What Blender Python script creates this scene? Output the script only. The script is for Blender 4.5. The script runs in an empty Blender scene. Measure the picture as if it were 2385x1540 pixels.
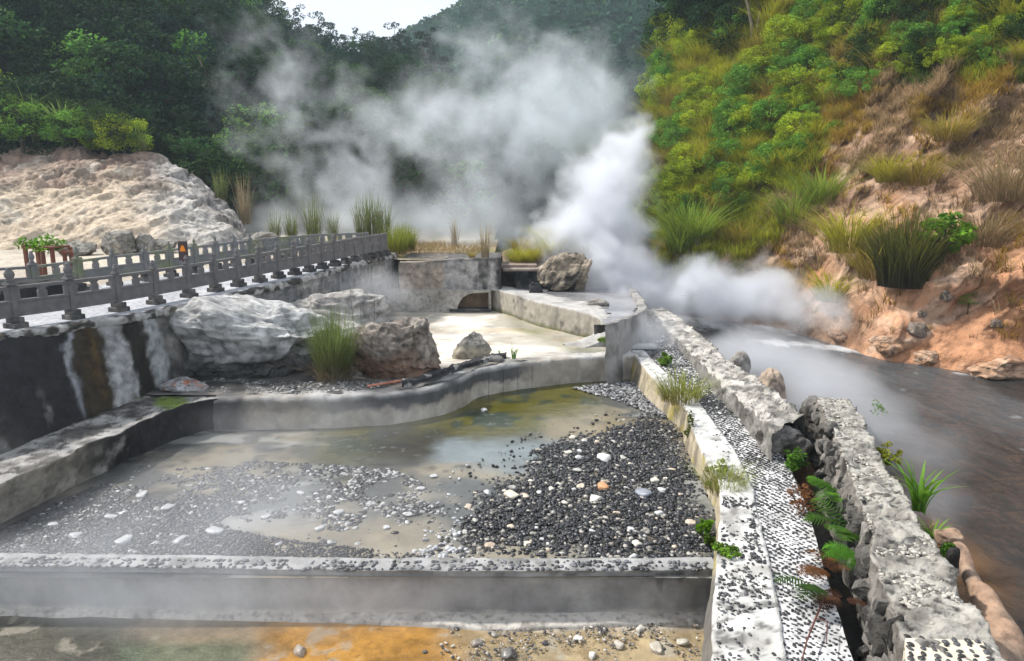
import bpy, bmesh, math, random
import numpy as np
from mathutils import Vector, Matrix

random.seed(7)
rng = np.random.default_rng(7)
S = bpy.context.scene
COL = S.collection
R = math.radians

# ------------------------------------------------------------------ camera, light, exposure
CAMZ, PITCH, F, CX, CY = 2.85, 10.7, 1590.0, 1192.5, 770.0
cd = bpy.data.cameras.new('camera'); cam = bpy.data.objects.new('camera', cd); COL.objects.link(cam)
cam.location = (0, 0, CAMZ); cam.rotation_euler = (R(90 - PITCH), 0, 0)
cd.sensor_width = 36; cd.lens = 24.0; cd.clip_start = 0.1; cd.clip_end = 3000
S.camera = cam

SUN_EL, SUN_AZ = 50, -72          # azimuth measured from +y towards +x (negative: from the left)
W = bpy.data.worlds.new('World'); S.world = W; W.use_nodes = True
nt = W.node_tree; nt.nodes.clear()
wo = nt.nodes.new('ShaderNodeOutputWorld'); bg = nt.nodes.new('ShaderNodeBackground')
sky = nt.nodes.new('ShaderNodeTexSky'); sky.sky_type = 'NISHITA'; sky.sun_disc = False
sky.sun_elevation = R(SUN_EL); sky.sun_rotation = R(SUN_AZ); sky.dust_density = 3.0; sky.air_density = 1.0
ov = nt.nodes.new('ShaderNodeMix'); ov.data_type = 'RGBA'; ov.inputs['Factor'].default_value = 0.72
tc = nt.nodes.new('ShaderNodeTexCoord'); wn = nt.nodes.new('ShaderNodeTexNoise'); wn.inputs['Scale'].default_value = 2.2; wn.inputs['Detail'].default_value = 5
wr = nt.nodes.new('ShaderNodeValToRGB'); wr.color_ramp.elements[0].position = .3; wr.color_ramp.elements[0].color = (7.4, 8.0, 8.8, 1)
wr.color_ramp.elements[1].position = .7; wr.color_ramp.elements[1].color = (10.5, 10.8, 11.2, 1)
nt.links.new(tc.outputs['Generated'], wn.inputs['Vector']); nt.links.new(wn.outputs[0], wr.inputs[0])
nt.links.new(sky.outputs[0], ov.inputs['A']); nt.links.new(wr.outputs[0], ov.inputs['B'])
nt.links.new(ov.outputs['Result'], bg.inputs['Color']); bg.inputs['Strength'].default_value = 0.077
nt.links.new(bg.outputs[0], wo.inputs[0])

sl = bpy.data.lights.new('sun', 'SUN'); sl.energy = 3.3; sl.angle = R(3); sl.color = (1.0, .95, .87)
sun = bpy.data.objects.new('sun', sl); COL.objects.link(sun)
_d = Vector((math.sin(R(SUN_AZ)) * math.cos(R(SUN_EL)), math.cos(R(SUN_AZ)) * math.cos(R(SUN_EL)), math.sin(R(SUN_EL))))
sun.rotation_euler = _d.to_track_quat('Z', 'Y').to_euler(); sun.location = _d * 50

S.view_settings.view_transform = 'Standard'; S.view_settings.look = 'None'; S.view_settings.gamma = 1.0
S.view_settings.exposure = 0.86
cy = S.cycles
cy.max_bounces = 8; cy.diffuse_bounces = 2; cy.glossy_bounces = 2; cy.transmission_bounces = 3; cy.transparent_max_bounces = 8
cy.volume_bounces = 4; cy.volume_step_rate = 1.0; cy.volume_max_steps = 96
cy.use_denoising = True
cy.use_adaptive_sampling = True; cy.adaptive_threshold = 0.02

# ------------------------------------------------------------------ projection: picture position -> place in the world
_cp, _sp = math.cos(R(PITCH)), math.sin(R(PITCH))
def ray(u, v):
    a = CY - v
    return Vector((u - CX, _cp * F + _sp * a, -_sp * F + _cp * a))
def PZ(u, v, z):                      # on the level z
    d = ray(u, v); t = (z - CAMZ) / d.z
    return Vector((d.x * t, d.y * t, z))
def PY(u, v, y):                      # at the distance y
    d = ray(u, v); t = y / d.y
    return Vector((d.x * t, y, CAMZ + d.z * t))
def zw(y):                            # level of the walkway, rising a little with distance
    t = min(1, max(0, (y - 17) / 14)); return 0.5 * t * t * (3 - 2 * t)
def PW(u, v, dz=0.0):
    z = dz
    for _ in range(30):
        p = PZ(u, v, z); z = .5 * z + .5 * (zw(p.y) + dz)
    return p

# ------------------------------------------------------------------ noise
_perm = np.random.default_rng(3).permutation(4096).astype(np.int64)
_perm2 = np.concatenate([_perm, _perm])
def _h(i, j, k):
    return _perm2[(_perm2[(_perm2[i & 4095] + j) & 4095] + k) & 4095] / 4095.0
def vnoise(p):
    p = np.asarray(p, float); f0 = np.floor(p); i = f0.astype(np.int64); f = p - f0; f = f * f * f * (f * (f * 6 - 15) + 10)
    x, y, z = i[..., 0], i[..., 1], i[..., 2]; fx, fy, fz = f[..., 0], f[..., 1], f[..., 2]
    def L(a, b, t): return a + (b - a) * t
    c = [[[_h(x + a, y + b, z + e) for e in (0, 1)] for b in (0, 1)] for a in (0, 1)]
    return L(L(L(c[0][0][0], c[1][0][0], fx), L(c[0][1][0], c[1][1][0], fx), fy), L(L(c[0][0][1], c[1][0][1], fx), L(c[0][1][1], c[1][1][1], fx), fy), fz) * 2 - 1
def fbm(p, scale=1.0, octv=4, seed=0.0, ridged=False, gain=.5):
    p = np.asarray(p, float) * scale + seed * 17.31; a, s, n = 1.0, 0.0, 0.0
    for o in range(octv):
        v = vnoise(p)
        if ridged: v = 1 - 2 * np.abs(v)
        s = s + a * v; n += a; a *= gain; p = p * 2.03 + 11.7
    return s / n
def sstep(a, b, x):
    t = np.clip((np.asarray(x, float) - a) / (b - a), 0, 1); return t * t * (3 - 2 * t)

# ------------------------------------------------------------------ mesh and object helpers
def mesh(name, V, Fc, cols=None, smooth=True):
    V = np.asarray(V, np.float32); me = bpy.data.meshes.new(name)
    if isinstance(Fc, np.ndarray):
        k = Fc.shape[1]; n = len(Fc)
        me.vertices.add(len(V)); me.vertices.foreach_set('co', V.ravel())
        me.loops.add(n * k); me.loops.foreach_set('vertex_index', Fc.astype(np.int32).ravel())
        me.polygons.add(n); me.polygons.foreach_set('loop_start', np.arange(n, dtype=np.int32) * k)
        me.update(calc_edges=True); me.validate()
    else:
        me.from_pydata([tuple(map(float, v)) for v in V], [], [tuple(f) for f in Fc]); me.update()
    if cols is not None:
        c = np.ones((len(V), 4), np.float32); c[:, :3] = np.clip(cols, 0, 1)
        at = me.color_attributes.new('Col', 'FLOAT_COLOR', 'POINT'); at.data.foreach_set('color', c.ravel())
    me.polygons.foreach_set('use_smooth', np.full(len(me.polygons), smooth)); me.update()
    return me
def obj(name, me, mat=None, parent=None, loc=None):
    o = bpy.data.objects.new(name, me); COL.objects.link(o)
    if mat: me.materials.append(mat)
    if loc is not None: o.location = loc
    if parent: o.parent = parent
    return o
def tag(o, label, cat, group=None, kind=None):
    if label: o['label'] = label
    if cat: o['category'] = cat
    if group: o['group'] = group
    if kind: o['kind'] = kind
    return o
def struct(o): o['kind'] = 'structure'; return o
def empty(name, loc, rz=0, s=1.0):
    o = bpy.data.objects.new(name, None); COL.objects.link(o); o.location = loc; o.rotation_euler = (0, 0, rz); o.scale = (s, s, s)
    o.empty_display_size = .2
    return o
def copy_tree(o, parent=None):
    c = o.copy(); COL.objects.link(c)
    if parent: c.parent = parent
    for ch in [x for x in KIDS.get(o.name, [])]:
        k = copy_tree(ch, c)
    return c
KIDS = {}
def kid(o, parent):
    o.parent = parent; KIDS.setdefault(parent.name, []).append(o); return o

class MB:                              # collects pieces into one mesh
    def __init__(s): s.V, s.F, s.C, s.n = [], [], [], 0
    def add(s, V, Fc, col=None):
        V = np.asarray(V, float); s.V.append(V); s.F += [tuple(i + s.n for i in f) for f in Fc]
        if col is not None: s.C.append(np.tile(np.asarray(col, float), (len(V), 1)) if np.ndim(col) == 1 else col)
        s.n += len(V)
    def box(s, a, b, M=None, col=None, bev=0.0):
        x0, y0, z0 = a; x1, y1, z1 = b
        V = [(x0, y0, z0), (x1, y0, z0), (x1, y1, z0), (x0, y1, z0), (x0, y0, z1), (x1, y0, z1), (x1, y1, z1), (x0, y1, z1)]
        if M is not None: V = [tuple(M @ Vector(v)) for v in V]
        s.add(V, [(0, 3, 2, 1), (4, 5, 6, 7), (0, 1, 5, 4), (1, 2, 6, 5), (2, 3, 7, 6), (3, 0, 4, 7)], col)
    def lathe(s, prof, M=None, n=16, col=None):
        V = [(r * math.cos(2 * math.pi * i / n), r * math.sin(2 * math.pi * i / n), z) for r, z in prof for i in range(n)]
        m = len(prof)
        Fc = [(j * n + i, j * n + (i + 1) % n, (j + 1) * n + (i + 1) % n, (j + 1) * n + i) for j in range(m - 1) for i in range(n)]
        Fc += [tuple(range(n - 1, -1, -1)), tuple((m - 1) * n + i for i in range(n))]
        if M is not None: V = [tuple(M @ Vector(v)) for v in V]
        s.add(V, Fc, col)
    def tube(s, pts, rads, n=7, col=None):
        pts = [Vector(p) for p in pts]; V = []
        for i, p in enumerate(pts):
            t = (pts[min(i + 1, len(pts) - 1)] - pts[max(i - 1, 0)]).normalized()
            a = t.cross(Vector((0, 0, 1)) if abs(t.z) < .9 else Vector((1, 0, 0))).normalized(); b = t.cross(a)
            for k in range(n):
                q = 2 * math.pi * k / n; V.append(p + (a * math.cos(q) + b * math.sin(q)) * rads[i])
        m = len(pts)
        Fc = [(j * n + i, j * n + (i + 1) % n, (j + 1) * n + (i + 1) % n, (j + 1) * n + i) for j in range(m - 1) for i in range(n)]
        Fc += [tuple(range(n - 1, -1, -1)), tuple((m - 1) * n + i for i in range(n))]
        s.add([tuple(v) for v in V], Fc, col)
    def me(s, name, smooth=False):
        V = np.concatenate(s.V); C = np.concatenate(s.C) if s.C else None
        return mesh(name, V, s.F, C, smooth)

def bevel(o, w=.01, seg=2):
    m = o.modifiers.new('bevel', 'BEVEL'); m.width = w; m.segments = seg; m.limit_method = 'ANGLE'; return o

def grid_faces(n, m, off=0, flip=False):                # n rows, m columns
    i, j = np.meshgrid(np.arange(n - 1), np.arange(m - 1), indexing='ij'); a = (i * m + j).ravel() + off
    f = np.stack([a, a + 1, a + m + 1, a + m], 1)
    return f[:, ::-1] if flip else f
def resample(P, n):
    P = np.array([tuple(p) for p in P], float); d = np.r_[0, np.cumsum(np.linalg.norm(np.diff(P, axis=0), axis=1))]
    t = np.linspace(0, d[-1], n)
    # smooth (Catmull-like) by cubic sampling then light smoothing
    Q = np.stack([np.interp(t, d, P[:, k]) for k in range(P.shape[1])], 1)
    w = max(1, n // (len(P) * 3))
    K = np.ones(2 * w + 1) / (2 * w + 1)
    E = np.concatenate([Q[0] + (Q[0] - Q[1]) * np.arange(w, 0, -1)[:, None], Q, Q[-1] + (Q[-1] - Q[-2]) * np.arange(1, w + 1)[:, None]])
    return np.stack([np.convolve(E[:, k], K, 'valid') for k in range(P.shape[1])], 1)

# ------------------------------------------------------------------ materials
def mat(name, col=(.5, .5, .5), rough=.8, noise=6.0, var=.35, bump=.3, bscale=None, attr=False, detail=8, spec=.4, tint=None, bdist=.03, crack=0, sss=0, coords='Object', fine=None, trans=0, stretch=None):
    m = bpy.data.materials.new(name); m.use_nodes = True; n = m.node_tree; N, L = n.nodes, n.links
    b = N['Principled BSDF']; b.inputs['Roughness'].default_value = rough; b.inputs['Specular IOR Level'].default_value = spec
    t = N.new('ShaderNodeTexCoord'); vec = t.outputs[coords]
    if stretch:
        mp = N.new('ShaderNodeMapping'); mp.inputs['Scale'].default_value = stretch; L.new(vec, mp.inputs[0]); vec = mp.outputs[0]
    nz = N.new('ShaderNodeTexNoise'); nz.inputs['Scale'].default_value = noise; nz.inputs['Detail'].default_value = detail; nz.inputs['Roughness'].default_value = .62
    L.new(vec, nz.inputs['Vector'])
    mr = N.new('ShaderNodeMapRange'); mr.inputs['From Min'].default_value = .3; mr.inputs['From Max'].default_value = .7
    mr.inputs['To Min'].default_value = 1 - var; mr.inputs['To Max'].default_value = 1 + var * .6; L.new(nz.outputs[0], mr.inputs[0])
    if attr:
        a = N.new('ShaderNodeVertexColor'); a.layer_name = 'Col'; base = a.outputs[0]
    else:
        rg = N.new('ShaderNodeRGB'); rg.outputs[0].default_value = (*col, 1); base = rg.outputs[0]
    if tint is not None:
        n2 = N.new('ShaderNodeTexNoise'); n2.inputs['Scale'].default_value = noise * .37; n2.inputs['Detail'].default_value = 6; L.new(vec, n2.inputs['Vector'])
        r2 = N.new('ShaderNodeMapRange'); r2.inputs['From Min'].default_value = .48; r2.inputs['From Max'].default_value = .62; L.new(n2.outputs[0], r2.inputs[0])
        mx = N.new('ShaderNodeMix'); mx.data_type = 'RGBA'; L.new(r2.outputs[0], mx.inputs['Factor']); L.new(base, mx.inputs['A']); mx.inputs['B'].default_value = (*tint, 1); base = mx.outputs['Result']
    vm = N.new('ShaderNodeVectorMath'); vm.operation = 'SCALE'; L.new(base, vm.inputs[0]); L.new(mr.outputs[0], vm.inputs['Scale'])
    out = vm.outputs[0]; h = nz.outputs[0]
    if fine:                                             # dark specks / pits of a set size
        vz = N.new('ShaderNodeTexNoise'); vz.inputs['Scale'].default_value = fine; vz.inputs['Detail'].default_value = 4; L.new(vec, vz.inputs['Vector'])
        rr = N.new('ShaderNodeMapRange'); rr.inputs['From Min'].default_value = .3; rr.inputs['From Max'].default_value = .52; rr.inputs['To Min'].default_value = .5; L.new(vz.outputs[0], rr.inputs[0])
        v2 = N.new('ShaderNodeVectorMath'); v2.operation = 'SCALE'; L.new(out, v2.inputs[0]); L.new(rr.outputs[0], v2.inputs['Scale']); out = v2.outputs[0]
    if crack:
        vo = N.new('ShaderNodeTexVoronoi'); vo.feature = 'DISTANCE_TO_EDGE'; vo.inputs['Scale'].default_value = crack
        nw = N.new('ShaderNodeTexNoise'); nw.inputs['Scale'].default_value = crack * 1.7; nw.inputs['Detail'].default_value = 5; L.new(vec, nw.inputs['Vector'])
        ad = N.new('ShaderNodeVectorMath'); ad.operation = 'MULTIPLY_ADD'; L.new(nw.outputs[1], ad.inputs[0]); ad.inputs[1].default_value = (.9 / crack,) * 3; L.new(vec, ad.inputs[2])
        L.new(ad.outputs[0], vo.inputs['Vector'])
        rc = N.new('ShaderNodeMapRange'); rc.inputs['From Max'].default_value = .035; rc.inputs['To Min'].default_value = .3; L.new(vo.outputs[0], rc.inputs[0])
        v3 = N.new('ShaderNodeVectorMath'); v3.operation = 'SCALE'; L.new(out, v3.inputs[0]); L.new(rc.outputs[0], v3.inputs['Scale']); out = v3.outputs[0]
    L.new(out, b.inputs['Base Color'])
    if bump:
        bz = N.new('ShaderNodeTexNoise'); bz.inputs['Scale'].default_value = bscale or noise * 3; bz.inputs['Detail'].default_value = 9; bz.inputs['Roughness'].default_value = .65; L.new(vec, bz.inputs['Vector'])
        bp = N.new('ShaderNodeBump'); bp.inputs['Strength'].default_value = bump; bp.inputs['Distance'].default_value = bdist
        L.new(bz.outputs[0], bp.inputs['Height']); L.new(bp.outputs[0], b.inputs['Normal'])
    if trans:                                            # thin leaves let light through
        tr = N.new('ShaderNodeBsdfTranslucent'); L.new(out, tr.inputs[0]); ms = N.new('ShaderNodeMixShader'); ms.inputs[0].default_value = trans
        L.new(b.outputs[0], ms.inputs[1]); L.new(tr.outputs[0], ms.inputs[2]); L.new(ms.outputs[0], N['Material Output'].inputs[0])
    return m
M = {}
M['soil'] = mat('slope_soil', rough=.95, noise=.9, var=.35, bump=.9, bscale=5, attr=True, bdist=.12, fine=3.0)
M['mound'] = mat('pale_rock', rough=.95, noise=1.3, var=.3, bump=1.0, bscale=4.5, attr=True, bdist=.2, fine=3.0)
M['forest_floor'] = mat('forest_floor', (.02, .035, .012), noise=.4, var=.5, bump=.6, bscale=1.5, bdist=.3)
M['sand'] = mat('pale_sand', (.62, .56, .46), noise=.8, var=.14, bump=.2, bscale=8)
M['walk'] = mat('walkway_stone', (.58, .59, .62), noise=.7, var=.12, bump=.05, bscale=20, rough=.6)
M['rail'] = mat('grey_stone', (.15, .143, .145), noise=4, var=.3, bump=.25, bscale=40, bdist=.01, rough=.8)
M['railback'] = mat('weathered_stone', (.17, .17, .172), noise=4, var=.3, bump=.25, bscale=40, bdist=.01, tint=(.18, .2, .12))
M['darkstone'] = mat('black_stone', (.05, .05, .055), noise=6, var=.5, bump=.8, bscale=14, bdist=.03, tint=(.14, .13, .12))
M['attr'] = mat('mineral_crust', rough=.85, noise=3, var=.2, bump=.6, bscale=12, attr=True, bdist=.04, fine=9)
M['wall'] = mat('stained_wall', rough=.8, noise=4, var=.5, bump=.9, bscale=7, attr=True, bdist=.05, fine=3.5)
M['rockattr'] = mat('boulder_rock', rough=.92, noise=2.2, var=.3, bump=1.0, bscale=7, attr=True, bdist=.07, fine=4.5)
M['concrete'] = mat('rough_concrete', rough=.9, noise=3, var=.3, bump=.8, bscale=16, attr=True, bdist=.03)
M['pebble'] = mat('pebble_stone', rough=.38, noise=30, var=.3, bump=.3, bscale=70, attr=True, bdist=.006, spec=.5)
M['leaf'] = mat('leaf', rough=.8, noise=1.2, var=.3, bump=0, attr=True, spec=.12, trans=.35)
M['grass'] = mat('grass_blade', rough=.7, noise=1.5, var=.25, bump=0, attr=True, spec=.25, trans=.4)
M['bark'] = mat('bark', (.07, .055, .04), noise=9, var=.5, bump=.8, bscale=20, stretch=(1, 1, .25))
M['wood'] = mat('red_brown_wood', (.17, .06, .035), noise=7, var=.5, bump=.3, bscale=30, rough=.6, stretch=(1, 1, .3))
M['clay'] = mat('clay_pipe', (.36, .235, .16), noise=5, var=.4, bump=.8, bscale=22, rough=.85, tint=(.26, .19, .14), fine=6)
M['signbrown'] = mat('sign_brown', (.06, .035, .035), noise=3, var=.15, bump=0, rough=.45)
M['signorange'] = mat('sign_orange', (.85, .25, .01), noise=3, var=.08, bump=0, rough=.45)
M['white'] = mat('white_mineral', (.75, .73, .7), noise=4, var=.15, bump=.3)

def water(name, rough=.12, bump=.35, bscale=3.0, stretch=None, foam=False, detail=5):
    m = mat(name, rough=rough, noise=1.2, var=.25, bump=bump, bscale=bscale, attr=True, bdist=.05, spec=.5, stretch=stretch)
    m.node_tree.nodes['Principled BSDF'].inputs['IOR'].default_value = 1.33
    return m
M['river'] = water('river_water', .08, 1.0, 5.0, (1, .5, 1))
M['river'].node_tree.nodes['Bump'].inputs['Distance'].default_value = .12
M['pool'] = water('pool_water', .07, .25, 4)
M['wet'] = water('wet_floor', .25, .5, 14)
M['poolwhite'] = water('mineral_water', .3, .15, 3)

# ------------------------------------------------------------------ polar terrain
def kk(u, v): d = ray(u, v); return d.x / d.y
def rr(v): d = ray(CX, v); return d.z / d.y
class Hill:
    def __init__(s, ctrl, prof=1.0, amp=.8, nscale=.12, seed=0, back=.5, octv=5, ridged=False):
        # ctrl rows: (u, v) of the skyline, y and level of the foot, y of the crest
        c = sorted([(kk(u, v), y0, zf, y1, CAMZ + rr(v) * y1) for u, v, y0, zf, y1 in ctrl]); s.c = np.array(c)
        s.prof, s.amp, s.ns, s.seed, s.back, s.oct, s.rg = prof, amp, nscale, seed, back, octv, ridged
    def par(s, k): return [np.interp(k, s.c[:, 0], s.c[:, i]) for i in range(1, 5)]
    def z(s, k, y):
        y0, zf, y1, z1 = s.par(k); t = (y - y0) / (y1 - y0)
        zz = np.where(t <= 1, zf + (z1 - zf) * np.clip(t, 0, 1) ** s.prof, z1 - (t - 1) * s.back * (y1 - y0))
        p = np.stack([k * y, y + 0 * k, 0 * y + 0 * k], -1)
        n = fbm(p, s.ns, s.oct, s.seed, s.rg)
        return zz + n * s.amp * sstep(0, .12, t)
    def build(s, nk=200, ny=160, tmax=1.4, tmin=-.03):
        k = np.linspace(s.c[0, 0], s.c[-1, 0], nk); y0, zf, y1, z1 = s.par(k)
        t = np.linspace(tmin, tmax, ny)
        K = np.tile(k, (ny, 1)); Y = y0 + np.outer(t, y1 - y0); Z = s.z(K, Y); Z = np.where(np.outer(t, np.ones(nk)) < 0, zf - .5, Z)
        V = np.stack([K * Y, Y, Z], -1).reshape(-1, 3)
        return V, grid_faces(ny, nk), np.tile(t[:, None], (1, nk)).ravel(), K.ravel()

def yfoot(v, z): return PZ(CX, v, z).y

# the ground under everything, out to the horizon
g = obj('ground', mesh('ground', [(-760, -60, -4.6), (760, -60, -4.6), (760, 470, -4.6), (-760, 470, -4.6)], [(0, 1, 2, 3)]), M['forest_floor']); struct(g)

ZR = -3.1
H_left = Hill([(-900, -700, 42, 0, 90), (-300, -560, 46, 0, 100), (0, -380, 48, 0, 105), (300, -200, 48, .3, 112), (480, -60, 48, .4, 120), (580, 60, 49, .4, 126), (680, 180, 50, .4, 128),
               (850, 215, 52, .4, 128), (960, 232, 53, .4, 122), (1050, 290, 56, .3, 112), (1140, 390, 60, 0, 104), (1260, 500, 66, -1, 96), (1400, 540, 70, -1.5, 92)], prof=.9, amp=1.5, nscale=.05, seed=1)
H_far = Hill([(-1500, -200, 150, 0, 330), (400, 240, 150, 0, 320), (700, 190, 150, 0, 310), (860, 150, 150, 0, 300), (960, 118, 150, 0, 300), (1050, 76, 145, 0, 300), (1130, 10, 140, 0, 300), (1230, -60, 130, -1, 300), (1500, -150, 120, -1, 300),
              (1900, -200, 120, -1, 300), (3300, -200, 120, -1, 320)], prof=1.0, amp=7, nscale=.02, seed=2)
H_slope = Hill([(1420, 660, 48, -2.4, 52), (1465, 560, 46, -2.8, 56), (1492, 380, 44, ZR - .1, 60), (1502, 260, 43, ZR - .1, 62), (1535, 150, yfoot(722, ZR), ZR - .1, 62), (1600, 40, yfoot(733, ZR), ZR - .1, 60),
                (1680, -60, yfoot(742, ZR), ZR - .1, 59), (1800, -150, yfoot(755, ZR), ZR - .1, 57), (1920, -200, yfoot(775, ZR), ZR - .1, 55), (2060, -250, yfoot(812, ZR), ZR - .1, 51), (2160, -280, yfoot(838, ZR), ZR - .1, 50),
                (2385, -330, yfoot(868, ZR), ZR - .1, 46), (2700, -400, yfoot(900, ZR), ZR - .1, 42), (3100, -400, yfoot(940, ZR), ZR - .1, 38)], prof=.93, amp=1.1, nscale=.16, seed=4, ridged=False)
H_mound = Hill([(-700, 330, 34, 0, 48), (-200, 325, 34, 0, 48), (0, 350, 34.5, 0, 47), (120, 348, 35, 0, 47), (200, 345, 35, 0, 46), (300, 358, 35, 0, 46), (375, 372, 35, 0, 45), (430, 398, 35.5, 0, 44.5), (480, 435, 35.5, 0, 44),
                (530, 472, 36, 0, 43), (565, 520, 36, 0, 42), (600, 565, 36.5, 0, 41), (630, 590, 37, 0, 41)], prof=.72, amp=.55, nscale=.3, seed=9)

V, Fc, t, K = H_left.build(180, 120, 1.5); struct(obj('hillside', mesh('hillside', V, Fc), M['forest_floor']))
V, Fc, t, K = H_far.build(160, 100, 1.3); struct(obj('distant_hill', mesh('distant_hill', V, Fc), M['forest_floor']))

# right-hand slope: red and orange earth, paler and pinker near the water
V, Fc, t, K = H_slope.build(420, 300, 1.35)
n1 = fbm(V, .22, 5, 21); n2 = fbm(V, .8, 5, 33); n3 = fbm(V * [1, 1, 2.2], .35, 5, 41, True)
rg = np.clip(fbm(V * [1, .8, .5], .5, 5, 55, True), -1, 1)
V[:, 2] += rg * .35 * sstep(.02, .12, t) + fbm(V, 1.6, 4, 77) * .16 * sstep(0.01, .05, t)
V[:, 1] += fbm(V, .7, 4, 91) * .5 * sstep(0.02, .1, t)
dq = np.stack([(V[:, 0] - V[:, 2]) * 1.0, V[:, 1] * .3, (V[:, 0] + V[:, 2]) * .28], 1); gul = fbm(dq, .55, 5, 19, True); gul2 = fbm(dq, 1.5, 4, 29, True)
V[:, 1] += (-gul * 1.15 - gul2 * .45) * sstep(.02, .1, t); V[:, 2] += gul * .35 * sstep(.03, .1, t); lump = (1 - sstep(.10, .22, t)) * sstep(.0, .03, t); V[:, 1] -= lump * (1.0 + 1.3 * fbm(V, .45, 4, 64)) * .9; V[:, 2] += lump * .35 * fbm(V, .8, 4, 65)
cA, cB, cC, cD, cE = [np.array(c) for c in ((.42, .25, .155), (.5, .19, .075), (.58, .41, .29), (.15, .085, .055), (.07, .075, .025))]
def mixc(a, b, w): return a + (b - a) * w[:, None]
c = mixc(np.tile(cA, (len(V), 1)), cC, sstep(-.2, .35, n2)); c = mixc(c, cB, sstep(.0, .4, n1) * .85); c = mixc(c, cD, sstep(.1, .6, n3) * .6); c = mixc(c, cD, sstep(-.05, -.5, gul) * .0 + (1 - sstep(-.55, -.15, gul)) * .7); c = mixc(c, np.array((.5, .34, .24)), sstep(.35, .6, gul2) * .55)
right = sstep(.40, .62, K)
low = 1 - sstep(.05, .30, t)
c = mixc(c, np.array((.55, .27, .14)), right * low * sstep(-.3, .2, n1 + .2) * .8)
c = mixc(c, np.array((.62, .47, .36)), low * sstep(.05, .5, n2) * .7)
c = mixc(c, cE, sstep(.30, .55, t + .12 * n1 - .22 * right + .1) * .8)
c = mixc(c, cE * .7, (1 - sstep(.22, .34, K)) * sstep(.12, .25, t) * .8)
struct(obj('slope', mesh('slope', V, Fc, c), M['soil']))
SLOPE_V, SLOPE_T, SLOPE_K = V.reshape(300, 420, 3), t.reshape(300, 420), K.reshape(300, 420)

# pale rock mound on the left
V, Fc, t, K = H_mound.build(380, 240, 1.5)
d1 = fbm(V * [1, 1, 1.6], .55, 5, 5, True); V[:, 2] += d1 * .25 * sstep(0, .15, t) + fbm(V, 2.2, 5, 8, True) * .1 - .35 * sstep(.25, .6, fbm(V * [.7, 1.2, 1.4], .8, 4, 28, True)) * sstep(.3, .5, t)
V[:, 1] += fbm(V, .6, 5, 18) * .5 * sstep(0.03, .2, t)
dq = np.stack([(V[:, 0] + 1.2 * V[:, 2]) * .22, V[:, 1] * .2, (V[:, 2] - .5 * V[:, 0]) * 1.0], 1); st = fbm(dq, .9, 5, 14, True); st2 = fbm(dq, 3.0, 4, 15, True); V[:, 1] -= st * .35 + st2 * .12 * sstep(.3, .55, t); V[:, 2] += st * .1
n1 = fbm(V * [.6, 1, 1.4], .35, 5, 3); n2 = fbm(V, .9, 5, 6)
c = mixc(np.tile((.6, .49, .37), (len(V), 1)), np.array((.36, .25, .2)), sstep(.4, .8, t + .4 * n1)); c = mixc(c, np.array((.5, .49, .475)), sstep(-.56, -.46, K + .06 * n1) * .8)
c = mixc(c, np.array((.62, .58, .5)), sstep(.1, .5, n2) * .6); c = mixc(c, np.array((.2, .14, .11)), (1 - sstep(-.6, -.25, st)) * .6); c = mixc(c, np.array((.2, .16, .13)), (1 - sstep(-.5, -.3, st2)) * .6 * sstep(.35, .55, t + .3 * n1)); c = mixc(c, np.array((.2, .15, .12)), sstep(.25, .7, d1) * .6 * sstep(.35, .6, t + .3 * n2)); c = mixc(c, np.array((.27, .26, .26)), sstep(-.5, -.44, K) * sstep(.15, .5, n1) * .8)
struct(obj('rock_mound', mesh('rock_mound', V, Fc, c), M['mound']))['kind'] = 'structure'
MOUND_V, MOUND_T = V.reshape(240, 380, 3), t.reshape(240, 380)

# ------------------------------------------------------------------ sheets: flat grids over a plan polygon
def inpoly(x, y, poly):
    ins = np.zeros(x.shape, bool); n = len(poly)
    for i in range(n):
        x0, y0 = poly[i][0], poly[i][1]; x1, y1 = poly[(i + 1) % n][0], poly[(i + 1) % n][1]
        if y0 == y1: continue
        c_ = ((y0 > y) != (y1 > y)) & (x < (x1 - x0) * (y - y0) / (y1 - y0) + x0); ins ^= c_
    return ins
def sheet(poly, step, z=0.0, zf=None):
    P = np.array([(p[0], p[1]) for p in poly]); x0, y0 = P.min(0) - step; x1, y1 = P.max(0) + step
    xs, ys = np.arange(x0, x1, step), np.arange(y0, y1, step); Y, X = np.meshgrid(ys, xs, indexing='ij')
    Vv = np.stack([X, Y, np.full_like(X, z)], -1).reshape(-1, 3); Fq = grid_faces(len(ys), len(xs))
    ctr = Vv[Fq].mean(1); Fq = Fq[inpoly(ctr[:, 0], ctr[:, 1], P)]
    used, inv = np.unique(Fq, return_inverse=True); Vv = Vv[used]; Fq = inv.reshape(Fq.shape)
    if zf is not None: Vv[:, 2] = zf(Vv)
    return Vv, Fq
def uvof(V):                          # where a world point falls in the photograph's plan coordinates (for laying out deposits)
    x, y, z = V[:, 0], V[:, 1], V[:, 2] - CAMZ
    d = y * _cp - z * _sp; uu = CX + F * x / d; vv = CY - F * (y * _sp + z * _cp) / d
    return uu, vv

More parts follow.
